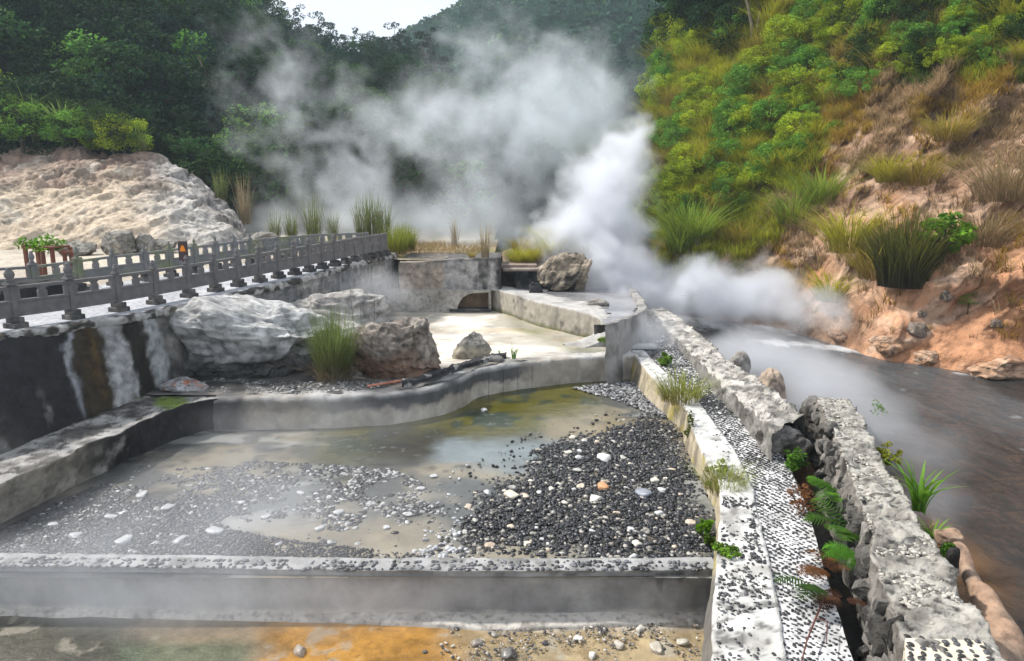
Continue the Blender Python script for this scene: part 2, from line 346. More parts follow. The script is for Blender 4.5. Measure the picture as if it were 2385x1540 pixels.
# river
rv = [PZ(1540, 700, ZR), PZ(1760, 752, ZR), PZ(1960, 770, ZR), PZ(2160, 820, ZR), PZ(2385, 860, ZR), PZ(2700, 890, ZR)]
poly = [(-3, 52), (14, 52), (17, 36), (26, 26), (30, 16), (30, 1), (4.0, 1), (4.0, 6), (5.6, 14), (5.2, 20), (4.5, 26), (3.0, 36)]
V, Fq = sheet(poly, .09, ZR, lambda q: ZR + .05 * fbm(q * [1, .55, 1], 1.6, 4, 3, True) + .03 * fbm(q, .6, 3, 5))
uu, vv = uvof(V); n1 = fbm(V * [1, .35, 1], .5, 5, 12); n2 = fbm(V * [1, .4, 1], 2.5, 4, 15)
c = mixc(np.tile((.028, .026, .025), (len(V), 1)), np.array((.07, .076, .082)), sstep(-.2, .5, n1 + (1000 - vv) / 400)); c = mixc(c, np.array((.3, .14, .035)), (1 - sstep(0, 1.5, np.abs(V[:, 0] - 6.3 - .06 * V[:, 1]))) * sstep(-.4, .1, n1) * .85 * (1 - sstep(13, 17, V[:, 1])) * sstep(8.5, 11, V[:, 1]))  # far water greyer: distant mist painted into its colour
foam = np.zeros(len(V))
for pts, w in (([(1600, 742), (1650, 752), (1700, 760), (1780, 764), (1860, 768), (1960, 775)], .75), ([(1790, 798), (1900, 806), (2000, 818), (2110, 826), (2160, 832)], .35), ([(2230, 872), (2290, 880), (2350, 884)], .12)):
    q = np.array([PZ(a, b, ZR)[:2] for a, b in pts]); q = resample(np.c_[q, np.zeros(len(q))], 60)[:, :2]
    d = np.min(np.linalg.norm(V[:, None, :2] - q[None], axis=2) if len(V) < 3000 else np.stack([np.hypot(V[:, 0] - a, V[:, 1] - b) for a, b in q]), axis=0)
    foam = np.maximum(foam, (1 - sstep(w * .2, w * 3.2, d + n2 * w * 3.0)) * np.clip(.55 + n1 * 1.6, 0, 1))
c = mixc(c, np.array((.75, .77, .8)), np.clip(foam + sstep(.55, .75, n2) * .25, 0, 1))
V[:, 2] += foam * .05
struct(obj('river', mesh('river', V, Fq, c), M['river']))

# upper terrace: white mineral pool and dark soil behind the curved wall
ZT, ZP, ZB = -2.05, -2.9, -3.62
wtop = [(500, 925), (572, 935), (699, 930), (800, 927), (870, 921), (940, 912), (990, 902), (1041, 886), (1068, 873), (1110, 862), (1174, 853), (1246, 844), (1314, 831), (1400, 824), (1475, 820)]
wbase = [(500, 1001), (572, 1001), (699, 1000), (800, 996), (836, 993), (904, 990), (972, 979), (1041, 964), (1089, 942), (1112, 925), (1150, 917), (1205, 908), (1260, 901), (1314, 894), (1400, 888), (1480, 881)]
WB = resample([PZ(u, v, ZP) for u, v in wbase], 160)
back = [PZ(1480, 800, ZT), PZ(1440, 760, ZT), PZ(1400, 740, ZT)]
poly = [tuple(p[:2] + np.array((0, .3))) for p in WB[::4]] + [(p.x, p.y) for p in back] + [(2, 31), (-12, 33), (-12, 17)]
V, Fq = sheet(poly, .08, ZT)
uu, vv = uvof(V)
n1 = fbm(V, .5, 5, 61); n2 = fbm(V, 2.0, 4, 62); n3 = fbm(V * [.35, 1.3, 1], .9, 5, 63)
soilw = np.maximum(1 - sstep(960, 1040, uu + 40 * n1 + np.clip(820 - vv, 0, 100) * 1.1), 1 - sstep(-8, 26, (835 + (1300 - uu) * .08 - vv) + 12 * n1))
V[:, 2] += soilw * (.02 + .09 * n1 + .05 * n2) * sstep(.0, .5, V[:, 1] - np.interp(V[:, 0], np.sort(WB[:, 0]), WB[np.argsort(WB[:, 0]), 1])) + .006 * n2 - .02
c = mixc(np.tile((.78, .74, .66), (len(V), 1)), np.array((.5, .34, .18)), sstep(.05, .4, n3) * (.75 - .45 * sstep(745, 800, vv))); c = mixc(c, np.array((.17, .19, .17)), sstep(.12, .35, n3 + .3 * n1) * (1 - sstep(735, 775, vv)) * .7)
edge = 1 - sstep(0, 34, np.abs((uu - 1146) * .385 + 724 - vv + 8)); c = mixc(c, np.array((.13, .14, .05)), edge * sstep(1150, 1200, uu) * .85)
c = mixc(c, np.array((.7, .5, .36)), sstep(.2, .5, n2) * .4); c = mixc(c, np.array((.36, .33, .28)), sstep(.0, .3, n1 - .3 * n3) * .7); c = mixc(c, np.array((.3, .2, .1)), (1 - sstep(0, .05, np.abs(n3 - .1))) * .6)
cs = mixc(np.tile((.17, .16, .15), (len(V), 1)), np.array((.05, .05, .05)), sstep(0, .5, n2 + n1)); c = c + (cs - c) * soilw[:, None]
tm = obj('mineral_pool', mesh('mineral_pool', V, Fq, c), M['poolwhite']); struct(tm)

# main pool: murky water over deposits
edgeL = [(-140, 1260), (10, 1220), (95, 1172), (191, 1131), (218, 1114), (306, 1073), (408, 1029), (477, 1005), (572, 1002)]
FY = PZ(830, 1322, ZP + .12).y
poly = [(-16, FY - .1), (-16, 14)] + [tuple(PZ(u, v, ZP)[:2]) for u, v in edgeL[1:]]
poly = [(-16, FY - .1), (-16, 13.0), (-11, 16.5), (-8, 19)] + [tuple(p[:2] + np.array((0, .1))) for p in WB[::5]] + [(5.2, 23), (4.2, 16), (3.6, FY - .1)]
V, Fq = sheet(poly, .06, ZP)
uu, vv = uvof(V); n1 = fbm(V, .5, 5, 71); n2 = fbm(V, 1.6, 5, 72); n3 = fbm(V * [.4, 1, 1], .9, 5, 73); n4 = fbm(V * [.5, 1.2, 1], 3.5, 4, 74)
c = mixc(np.tile((.13, .13, .12), (len(V), 1)), np.array((.34, .29, .21)), sstep(-.05, .3, n1 + .3 * n2)); c = mixc(c, np.array((.45, .44, .41)), sstep(.25, .4, n3) * .7); c = mixc(c, np.array((.06, .06, .055)), sstep(.2, .45, n2 - .2 * n1) * .7)
ol = (1 - sstep(30, 95, np.abs(vv - (1000 - (uu - 800) * .17) + 25 * n1 - 12))) * sstep(640, 850, uu) * (1 - sstep(1330, 1440, uu)); c = mixc(c, np.array((.12, .105, .006)), ol * .95)
c = mixc(c, np.array((.04, .055, .03)), ol * sstep(.05, .3, n2)); dk = (1 - sstep(20, 60, np.abs(vv - 1035 + 15 * n1))) * sstep(820, 900, uu) * (1 - sstep(1010, 1090, uu)); c = mixc(c, np.array((.05, .045, .04)), dk * .8)
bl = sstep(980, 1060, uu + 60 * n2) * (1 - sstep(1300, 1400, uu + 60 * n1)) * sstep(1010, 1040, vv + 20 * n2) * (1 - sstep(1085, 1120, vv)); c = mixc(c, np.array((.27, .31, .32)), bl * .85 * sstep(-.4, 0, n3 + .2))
c = mixc(c, np.array((.34, .27, .16)), sstep(1240, 1300, uu) * (1 - sstep(1010, 1040, vv)) * sstep(960, 990, vv + 20 * n2) * .8)
c = mixc(c, np.array((.4, .33, .23)), sstep(520, 640, uu + 80 * n1) * (1 - sstep(1010, 1100, uu + 50 * n2)) * sstep(1190, 1240, vv + 40 * n1) * .7)
crk = 1 - sstep(0, .04, np.abs(n4)); c = mixc(c, np.array((.42, .42, .4)), crk * .3 * sstep(.0, .3, n2))
pu = (1 - sstep(0, 60, uu - 480 + 60 * n1)) * sstep(1120, 1180, vv + .0 * uu); c = mixc(c, np.array((.09, .09, .1)), pu * .7)
V[:, 2] += .012 * n2; c = c * np.array((.62, .64, .66))
struct(obj('pool', mesh('pool', V, Fq, c), M['pool']))

# lower basin floor in the foreground
poly = [(-14, 3.5), (-14, FY + .2), (3.6, FY + .2), (3.6, 3.5)]
V, Fq = sheet(poly, .035, ZB)
uu, vv = uvof(V); n1 = fbm(V, .6, 5, 81); n2 = fbm(V, 2.5, 5, 82); n3 = fbm(V * [.5, 1, 1], 1.2, 5, 83)
c = mixc(np.tile((.17, .14, .10), (len(V), 1)), np.array((.065, .065, .05)), (1 - sstep(250, 360, uu + 60 * n1)) * .9)
c = mixc(c, np.array((.23, .18, .12)), sstep(280, 420, uu + 50 * n1) * (1 - sstep(540, 680, uu)))
c = mixc(c, np.array((.36, .185, .04)), sstep(560, 680, uu + 70 * n1) * (1 - sstep(900, 1300, uu + 90 * n2)) * sstep(-.5, .1, n3 + .3))
c = mixc(c, np.array((.32, .25, .15)), sstep(1000, 1150, uu + 60 * n1)); c = mixc(c, np.array((.09, .11, .07)), (1 - sstep(350, 560, np.abs(uu - 430) * 3 + 40 * n1)) * sstep(1480, 1510, vv + 14 * n2) * .8)
c = mixc(c, np.array((.62, .57, .5)), sstep(1440, 1480, uu) * 0 + (1 - sstep(0, 30, vv - 1452 - 12 * n2 - 14 * n1)) * sstep(1080, 1200, uu) * .85); c = mixc(c, np.array((.6, .56, .5)), sstep(.3, .6, n2) * sstep(1150, 1300, uu) * .5)
n5 = fbm(V, 6, 5, 91); c = c * (1 + .6 * n5)[:, None] * (1 - .35 * sstep(.1, .4, n3))[:, None]; c = mixc(c, np.array((.3, .27, .22)), sstep(.28, .42, n2 + .3 * n5) * .6); c = mixc(c, np.array((.12, .07, .02)), (1 - sstep(0, .035, np.abs(n3 + .1 * n5))) * .5 * sstep(500, 600, uu)); V[:, 2] += .02 * n1 + .02 * n2 * sstep(1000, 1200, uu) + .05 * sstep(1100, 1300, uu) * n1
struct(obj('basin_floor', mesh('basin_floor', V, Fq, c), M['wet']))

# ------------------------------------------------------------------ lofted walls and banks
def loft(rows, nlen, nsub, colf, disp=0.0, dscale=2.0, seed=0, closed=True, dirv=None):
    """rows: polylines (same direction) forming the cross-section in turn; nsub: subdivisions between them."""
    Rr = [resample(r, nlen) for r in rows]; G = []
    for a in range(len(Rr) - 1):
        for s_ in range(nsub[a]):
            t = s_ / nsub[a]; G.append(Rr[a] * (1 - t) + Rr[a + 1] * t)
    G.append(Rr[-1]); G = np.stack(G)                                     # [section, length, 3]
    V = G.reshape(-1, 3)
    if disp:
        q = V + 5.1 * seed
        V = V + np.stack([fbm(q, dscale, 5, seed + 1), fbm(q, dscale, 5, seed + 2), fbm(q, dscale, 5, seed + 3)], 1) * disp
    sec = np.repeat(np.arange(G.shape[0]), nlen); s0 = np.cumsum([0] + list(nsub))
    part = np.searchsorted(s0, sec, side='right') - 1
    frac = np.clip((sec - s0[np.clip(part, 0, len(nsub) - 1)]) / np.array(list(nsub) + [1])[np.clip(part, 0, len(nsub))], 0, 1)
    along = np.tile(np.linspace(0, 1, nlen), G.shape[0])
    Fq = grid_faces(G.shape[0], nlen)
    return V, Fq, colf(V, part, frac, along)
def shift(P, d): return [Vector(p) + Vector(d) for p in P]
def setz(P, z): return [Vector((p[0], p[1], z)) for p in P]
def mix2(a, b, w): return np.array(a) + (np.array(b) - np.array(a)) * np.asarray(w)[:, None]

# curved wall between the pools: plain concrete face, rounded crusted top
def cf(V, part, frac, al):
    n1, n2 = fbm(V, 1.5, 5, 101), fbm(V * [1, 1, .3], 3, 5, 102)
    c = mix2((.33, .30, .26), (.5, .47, .42), sstep(-.2, .5, n1)); uu, vv = uvof(V); h = (V[:, 2] - ZP) / .85
    dark = sstep(.42, .6, h + .4 * n1 + .15 * n2) * (.45 + .55 * sstep(700, 880, uu)) * (1 - sstep(1180, 1280, uu)); c = mixc(c, np.array((.06, .062, .07)), dark * .92)
    c = mixc(c, np.array((.06, .06, .065)), (1 - sstep(545, 590, uu)) * .85); c = mixc(c, np.array((.2, .195, .19)), sstep(.3, .6, n2) * .5)  # left end near-black: shade painted into the wall colour
    top = (part >= 1).astype(float); c = mixc(c, np.array((.46, .455, .45)), top * (1 - dark * .4) * sstep(-.4, .3, n1) * .85); c = mixc(c, np.array((.13, .13, .13)), sstep(.2, .5, fbm(V, 5, 4, 9)) * top * .5)
    blk = np.abs(((al * 26) % 1) - .5) > .485; c[blk & (part == 0) & (uu > 1100)] *= .55
    return c
WBt = [Vector((p[0], p[1], ZP + .8 + .03 * math.sin(i * .3))) for i, p in enumerate(WB)]
wb = [Vector(p) for p in WB]
nrm = []
for i in range(len(wb)):
    t_ = (wb[min(i + 1, len(wb) - 1)] - wb[max(i - 1, 0)]); nn = Vector((-t_.y, t_.x, 0)).normalized(); nrm.append(nn)
def off(P, d, z): return [Vector((p.x + n_.x * d, p.y + n_.y * d, z)) for p, n_ in zip(P, nrm)]
V, Fq, c = loft([off(wb, -.02, ZP - .25), off(wb, .03, ZP + .76), off(wb, .09, ZP + .82), off(wb, .5, ZP + .86), off(wb, .62, ZP + .7)], 420, [12, 2, 6, 2], cf, .05, 1.8, 11)
w = obj('curved_wall', mesh('curved_wall', V, Fq, c), M['concrete']); tag(w, 'low curving concrete wall between the white mineral pool and the murky pool', 'wall')
# pale lip line and rusty pipe lying along the wall's top
mb = MB(); mb.tube([PZ(u, v, -2.0) for u, v in ((856, 900), (900, 893), (950, 884), (1000, 875), (1028, 868))], [.035] * 5, 8)
tag(obj('rusty_pipe', mb.me('rusty_pipe', True), mat('rusty_pipe', (.42, .17, .11), noise=8, var=.35)), 'thin orange-pink pipe lying in front of the brown boulder', 'pipe')
def cf(V, part, frac, al):
    n = fbm(V, 3, 5, 5); return mix2((.045, .045, .05), (.5, .49, .47), sstep(.12, .3, n) * .8)
q = [PZ(u, v, -1.98) for u, v in ((940, 895), (1010, 876), (1062, 858), (1110, 845), (1180, 828))]
V, Fq, c = loft([shift(q, (0, -.12, -.12)), shift(q, (0, -.1, .08)), shift(q, (0, .12, .12)), shift(q, (0, .25, -.1))], 200, [4, 5, 4], cf, .09, 3, 3)
tag(obj('crusted_log', mesh('crusted_log', V, Fq, c), M['rockattr']), 'black crusted ridge of stone with white streaks beside the small bright green plant', 'stone ridge')

# retaining wall below the railing, its broken crest, and the ledge at its foot
topE = [(-160, 815), (0, 787), (100, 768), (200, 752), (300, 738), (385, 722), (470, 702), (560, 683), (650, 662), (750, 636), (850, 608), (925, 591)]
TOP = [PW(u, v, -.03) for u, v in topE]
FOOTZ = -2.1
foot_uv = [(-160, 1110), (0, 1062), (110, 1010), (200, 975), (300, 938), (385, 905)]
FOOT = [PZ(u, v, FOOTZ) for u, v in foot_uv] + [Vector((TOP[i].x, TOP[i].y - .12, FOOTZ)) for i in range(6, 12)]
def cf(V, part, frac, al):
    uu, vv = uvof(V); n1, n2 = fbm(V, 1.0, 5, 110), fbm(V * [1, 1, .12], 2.2, 5, 111)
    hh = frac
    c = mix2((.07, .065, .06), (.26, .25, .24), sstep(-.1, .45, n1 + .3 * n2))
    sx = uu + (vv - 740) * -.22 + 22 * n1 + 16 * fbm(V * [1, 1, .6], 4, 4, 4)                    # slanting streaks follow the run of the wall
    def band(a, b, e=7): return sstep(a - e, a + e, sx) * (1 - sstep(b - e, b + e, sx))
    c = mixc(c, np.array((.018, .017, .02)), band(-400, 168) * (1 - sstep(.6, 1.0, (vv - 770) / 290 + .25 * n1 - .15 * sstep(60, 150, uu)) * .8))
    c = mixc(c, np.array((.035, .026, .014)), band(150, 232)); c = mixc(c, np.array((.09, .05, .012)), band(182, 212, 10) * sstep(-.2, .4, n2) * .6)
    c = mixc(c, np.array((.34, .35, .38)), band(134, 148, 5) * .8 * sstep(-.3, .2, n2 + .3 * n1)); c = mixc(c, np.array((.38, .38, .39)), band(228, 290) * sstep(735, 800, vv + 30 * n2)); c = mixc(c, np.array((.16, .155, .15)), band(228, 372) * sstep(.05, .4, fbm(V, 2.5, 5, 118)) * .7); c = mixc(c, np.array((.022, .018, .014)), band(288, 332)); c = mixc(c, np.array((.36, .38, .39)), band(334, 372))
    c = mixc(c, np.array((.35, .33, .3)), sstep(.2, .4, n2) * band(-50, 60) * .7 * sstep(880, 960, vv))
    far = sstep(395, 460, uu); cg = mix2((.19, .19, .2), (.27, .26, .25), sstep(-.3, .4, n1)); mort = (np.abs(((V[:, 2] + 5 - .02 * V[:, 1]) / .34) % 1 - .5) > .46) | (np.abs((V[:, 1] / .55 + np.floor((V[:, 2] + 5 - .02 * V[:, 1]) / .34 + .5) * .5) % 1 - .5) > .47)
    cg[mort] *= 1.35; cg = mixc(cg, np.array((.1, .1, .1)), sstep(.3, .5, n2) * .6); c = c + (cg - c) * far[:, None]
    return c
V, Fq, c = loft([FOOT, TOP], 520, [46], cf, .05, 1.6, 21)
w = obj('retaining_wall', mesh('retaining_wall', V, Fq, c), M['wall']); tag(w, 'tall retaining wall under the walkway, black and rust streaks with pale patches', 'wall')
def cf(V, part, frac, al):
    n = fbm(V, 4, 5, 7); return mixc(mix2((.06, .055, .05), (.42, .41, .4), sstep(-.1, .25, n)), np.array((.2, .17, .12)), sstep(.3, .5, fbm(V, 2, 4, 17)) * .7)
V, Fq, c = loft([shift(TOP, (.02, -.1, -.16)), shift(TOP, (.0, -.14, -.02)), shift(TOP, (-.02, .0, .045)), shift(TOP, (-.1, .22, .05)), shift(TOP, (-.1, .24, -.06))], 620, [4, 4, 4, 2], cf, .05, 4, 31)
tag(obj('wall_coping', mesh('wall_coping', V, Fq, c), M['rockattr']), 'broken stone coping along the outer edge of the walkway', 'coping')

led_uv = [(-160, 1190), (0, 1131), (119, 1084), (184, 1043), (296, 1002), (374, 961), (460, 934), (560, 925)]
LED = [PZ(u, v, FOOTZ) for u, v in led_uv]; LEDB = [PZ(u, v, ZP - .05) for u, v in ((-160, 1310), (10, 1222), (95, 1174), (191, 1131), (306, 1073), (408, 1029), (490, 1003), (590, 1000))]
LB = [PZ(u, v - 10, FOOTZ - .02) for u, v in foot_uv] + [PZ(470, 880, FOOTZ), PZ(600, 890, FOOTZ)]
def cf(V, part, frac, al):
    n1, n2 = fbm(V, 1.3, 5, 120), fbm(V, 5, 5, 121); uu, vv = uvof(V)
    c = mix2((.33, .32, .31), (.09, .085, .08), sstep(-.1, .3, n1)); c = mixc(c, np.array((.04, .036, .034)), sstep(.12, .4, n2) * .85); c = mixc(c, np.array((.4, .39, .37)), sstep(.2, .5, fbm(V, 3, 5, 124)) * .6)
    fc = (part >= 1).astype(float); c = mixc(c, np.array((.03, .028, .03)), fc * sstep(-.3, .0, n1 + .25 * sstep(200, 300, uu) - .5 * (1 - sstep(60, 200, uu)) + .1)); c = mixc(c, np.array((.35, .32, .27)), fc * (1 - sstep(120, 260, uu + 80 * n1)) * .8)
    gr = (1 - sstep(22, 50, np.hypot(uu - 400, (vv - 938) * 2.2) + 10 * n2)); c = mixc(c, np.array((.13, .2, .02)), gr * .9 * (1 - fc)); c = mixc(c, np.array((.3, .3, .1)), (1 - sstep(5, 14, np.abs(vv - (948 - (uu - 230) * .33)))) * sstep(210, 240, uu) * (1 - sstep(380, 400, uu)) * .6)
    return c
V, Fq, c = loft([LB, LED, LEDB], 420, [26, 16], cf, .09, 1.6, 41)
V[:, 2] += .0
tag(obj('rock_ledge', mesh('rock_ledge', V, Fq, c), M['rockattr']), 'rough grey ledge at the foot of the streaked wall, dropping to the pool', 'ledge')

# walkway and the flats behind it
BTOP = [(-120, 628), (75, 616), (179, 603), (260, 593), (335, 585), (393, 578), (452, 571), (501, 565), (544, 560), (582, 557), (617, 553), (647, 550), (676, 548), (706, 546), (732, 544), (770, 542), (812, 541), (855, 540)]
BPOST = [PW(u, v, 1.0) for u, v in BTOP]; BPOST = [Vector((p.x, p.y, zw(p.y))) for p in BPOST]
a = shift(TOP, (-.05, .12, .035)); b = [Vector((p.x - .35, p.y + .35, zw(p.y))) for p in BPOST]; b[0].x -= 3; 
def cf(V, part, frac, al):
    n = fbm(V, .8, 5, 7); return mix2((.36, .37, .4), (.46, .47, .5), sstep(-.3, .3, n))
V, Fq, c = loft([a, b], 200, [30], cf); V[:, 2] = [zw(y) + .0 for y in V[:, 1]]
struct(obj('walkway', mesh('walkway', V, Fq, c), M['attr']))['kind'] = 'structure'
poly = [(-60, 12), (-60, 60), (-1.2, 60), (-.9, 31.5), (-5.5, 31.2)] + [(p.x - .3, p.y + .3) for p in reversed(BPOST)] + [(-16, 12)]
def flatz(q): return np.array([zw(y) for y in q[:, 1]]) - .04 - .22 * sstep(-6.0, -5.2, q[:, 0]) * sstep(30.5, 31.2, q[:, 1]) + .05 * fbm(q, .5, 4, 5) + .3 * sstep(34, 60, q[:, 1])
V, Fq = sheet(poly, .3, 0, flatz); n1 = fbm(V, .25, 5, 6); n2 = fbm(V, 1.2, 4, 8)
c = mix2((.5, .44, .36), (.34, .3, .25), sstep(-.2, .4, n1 + .5 * n2)); ggr = sstep(-15, -8, V[:, 0]) * sstep(30, 33, V[:, 1]); c = mixc(c, np.array((.3, .2, .09)), ggr * .8); c = mixc(c, np.array((.1, .13, .04)), ggr * sstep(0, .4, n2) * .6)
struct(obj('sand_flat', mesh('sand_flat', V, Fq, c), M['attr']))

# ------------------------------------------------------------------ railings
def vase(r=.1, h=.34):
    return [(r * .75, 0), (r * 1.0, .04 * h / .34), (r * .55, .06 * h / .34), (r * .95, .11 * h / .34), (r * 1.12, .17 * h / .34), (r * .95, .23 * h / .34), (r * .55, .28 * h / .34), (r * .6, .30 * h / .34), (r * .35, .33 * h / .34), (.004, h)]
def railing(name, label, posts, material, finials, heads, H=.98):
    hd = heads
    root = empty(name, posts[0]); tag(root, label, 'railing'); inv = Matrix.Translation(-posts[0])
    for i, p in enumerate(posts):
        q = posts[min(i + 1, len(posts) - 1)] - posts[max(0, i - 1)]; ang = math.atan2(q.y, q.x)
        Mx = inv @ Matrix.Translation(p) @ Matrix.Rotation(ang, 4, 'Z')
        mb = MB(); mb.box((-.06, -.06, .1), (.06, .06, H), Mx); po = bevel(obj('post', mb.me('post'), material, root), .012)
        mb = MB(); mb.box((-.17, -.2, -.02), (.17, .2, .12), Mx); mb.box((-.12, -.15, .12), (.12, .15, .24), Mx); fo = bevel(obj('footing', mb.me('footing'), M['darkstone'], po), .015)
        if i < finials:
            mb = MB(); hc = .12 if i < 3 else .085; mb.box((-hc, -hc, H), (hc, hc, H + .035), Mx); mb.box((-hc + .02, -hc + .02, H + .035), (hc - .02, hc - .02, H + .07), Mx); bevel(obj('cap', mb.me('cap'), material, po), .008)
            mb = MB(); mb.lathe(vase(heads * .85 if i < 3 else heads * .55, .34 if i < 3 else .18), Mx @ Matrix.Translation((0, 0, H + .07)), 18); obj('finial', mb.me('finial', True), material, po)
    for i in range(len(posts) - 1):
        p, q = posts[i], posts[i + 1]; d = q - p; Lh = d.length
        X = d.normalized(); Yv = Vector((-X.y, X.x, 0)).normalized(); Z = X.cross(Yv)
        Mx = Matrix(((X.x, Yv.x, 0, p.x), (X.y, Yv.y, 0, p.y), (X.z, 0, 1, p.z), (0, 0, 0, 1)))
        Mx = inv @ Mx; x0, x1 = .058, Lh - .058
        for nm, z0, z1, w_ in (('top_rail', H - .10, H - .02, .045), ('middle_rail', .58, .64, .045), ('panel', .31, .585, .025), ('bottom_rail', .25, .315, .045)):
            mb = MB(); mb.box((x0, -w_, z0), (x1, w_, z1), Mx); bevel(obj(nm, mb.me(nm), material, root), .01)
        zt, zb = H - .098, .635; mb = MB()
        for cxm, half in ((x0 + .05, .05), ((x0 + x1) / 2, .0), (x1 - .05, .05)):
            mb = MB()
            if half: mb.box((cxm - half, -.035, zb), (cxm + half, .035, zt), Mx)
            else:
                hh = zt - zb; prof = [(.05, 0), (.1, .05), (.1, .6), (.06, .8), (.12, 1.0)]
                Vv = [(cxm + s_ * r_, yy, zb + f_ * hh) for yy in (-.035, .035) for s_ in (-1, 1) for r_, f_ in prof]
                n_ = len(prof); fr = list(range(n_)) + list(range(2 * n_ - 1, n_ - 1, -1))
                Fv = [tuple(fr), tuple(2 * n_ + k for k in reversed(fr))] + [(fr[k], 2 * n_ + fr[k], 2 * n_ + fr[(k + 1) % len(fr)], fr[(k + 1) % len(fr)]) for k in range(len(fr))]
                mb.add([tuple(Mx @ Vector(v_)) for v_ in Vv], Fv)
            nm = 'bracket' if half else 'baluster'; obj(nm, mb.me(nm), material, root)
    return root
FU = [(-110, 790), (38, 763), (172, 743), (278, 725), (364, 708), (441, 692), (503, 679), (556, 667), (606, 657), (649, 648), (687, 640), (721, 633), (751, 626), (780, 620), (805, 614), (827, 609), (848, 605), (868, 601), (884, 597), (899, 594)]
FPOST = [PW(u, v, 0) for u, v in FU]
railing('stone_railing', 'grey carved stone railing along the outer edge of the walkway above the stained wall', FPOST, M['rail'], 14, .115)
railing('stone_railing', 'weathered grey stone railing on the far side of the walkway before the pale rock mound', BPOST, M['railback'], 10, .085)

# ------------------------------------------------------------------ rocks
_ico = {}
def ico(n):
    if n not in _ico:
        bm = bmesh.new(); bmesh.ops.create_icosphere(bm, subdivisions=n, radius=1); bm.verts.ensure_lookup_table()
        _ico[n] = (np.array([v.co[:] for v in bm.verts]), np.array([[v.index for v in f.verts] for f in bm.faces])); bm.free()
    return _ico[n]
def rock(size, seed, sub=5, rough=.25, cuts=7, fine=.05, power=.75):
    V, Fc = ico(sub); V = V.copy(); rs = np.random.default_rng(seed)
    V = np.sign(V) * np.abs(V) ** power; V /= np.linalg.norm(V, axis=1).max() / 1.1
    for _ in range(cuts):                                   # flat broken faces
        n = rs.normal(size=3); n /= np.linalg.norm(n); d = rs.uniform(.55, .85); s_ = V @ n - d; V = V - np.clip(s_, 0, None)[:, None] * n * .9
    q = V + seed * 3.3
    V = V * (1 + rough * fbm(q, 1.1, 5, seed)[:, None] + rough * .5 * fbm(q, 2.5, 5, seed + 4, True)[:, None])
    V = V + np.stack([fbm(q, 5, 4, seed + 7 + k) for k in range(3)], 1) * fine
    return V * np.array(size), Fc
def rockobj(name, label, cat, base, size, seed, cols, sub=5, sink=.2, rz=0, taper=0, **kw):
    V, Fc = rock(size, seed, sub, **kw); V[:, :2] *= (1 - taper * V[:, 2] / size[2])[:, None]; cz, sz = math.cos(rz), math.sin(rz); V = np.stack([V[:, 0] * cz - V[:, 1] * sz, V[:, 0] * sz + V[:, 1] * cz, V[:, 2]], 1)
    V[:, 2] -= V[:, 2].min() + size[2] * sink * 2
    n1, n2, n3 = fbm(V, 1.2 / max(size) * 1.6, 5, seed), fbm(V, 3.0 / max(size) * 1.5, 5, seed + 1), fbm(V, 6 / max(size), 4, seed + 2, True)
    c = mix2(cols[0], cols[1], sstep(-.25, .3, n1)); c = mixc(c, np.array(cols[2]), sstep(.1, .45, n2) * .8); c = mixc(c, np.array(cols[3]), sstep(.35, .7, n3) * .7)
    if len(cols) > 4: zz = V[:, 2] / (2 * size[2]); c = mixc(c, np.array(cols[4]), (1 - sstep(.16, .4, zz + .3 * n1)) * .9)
    o = obj(name, mesh(name, V, Fc, c), M['rockattr'], loc=base)
    tag(o, label, cat); return o
p = PZ(590, 886, ZT); rockobj('boulder', 'huge pale grey-white boulder with undercut shade painted round its base beside the streaked wall', 'boulder', (p.x + .05, p.y + 1.3, ZT - .1), (2.7, 1.7, 1.15), 12, [(.5, .5, .5), (.38, .375, .37), (.56, .55, .53), (.22, .22, .22), (.07, .07, .07)], 6, rz=-.05, rough=.55, cuts=18, fine=.06, power=.62)  # near-black last colour paints an undercut's shade onto the foot
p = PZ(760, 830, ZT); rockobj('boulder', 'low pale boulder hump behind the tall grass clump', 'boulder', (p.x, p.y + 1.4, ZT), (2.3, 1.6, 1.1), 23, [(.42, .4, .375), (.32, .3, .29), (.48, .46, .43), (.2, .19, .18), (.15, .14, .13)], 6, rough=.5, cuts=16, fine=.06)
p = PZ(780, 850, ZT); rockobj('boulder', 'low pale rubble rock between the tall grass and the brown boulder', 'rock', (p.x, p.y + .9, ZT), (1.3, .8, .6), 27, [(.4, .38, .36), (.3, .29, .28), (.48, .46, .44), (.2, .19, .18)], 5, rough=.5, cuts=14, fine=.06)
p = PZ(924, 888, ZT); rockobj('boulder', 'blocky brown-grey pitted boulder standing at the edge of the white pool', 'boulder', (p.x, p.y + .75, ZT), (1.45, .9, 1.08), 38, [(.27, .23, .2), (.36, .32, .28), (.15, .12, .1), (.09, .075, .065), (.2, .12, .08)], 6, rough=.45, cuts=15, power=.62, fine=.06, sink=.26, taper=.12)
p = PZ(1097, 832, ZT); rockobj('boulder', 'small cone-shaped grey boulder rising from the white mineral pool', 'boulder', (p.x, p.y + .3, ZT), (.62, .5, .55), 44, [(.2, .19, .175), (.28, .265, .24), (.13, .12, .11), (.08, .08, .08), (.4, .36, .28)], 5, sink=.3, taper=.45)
p = PZ(1150, 842, ZT); rockobj('boulder', 'small flat grey rock at the foot of the cone-shaped boulder', 'rock', (p.x, p.y, ZT), (.3, .2, .12), 43, [(.2, .19, .18), (.28, .27, .25), (.16, .15, .14), (.1, .1, .1)], 4)
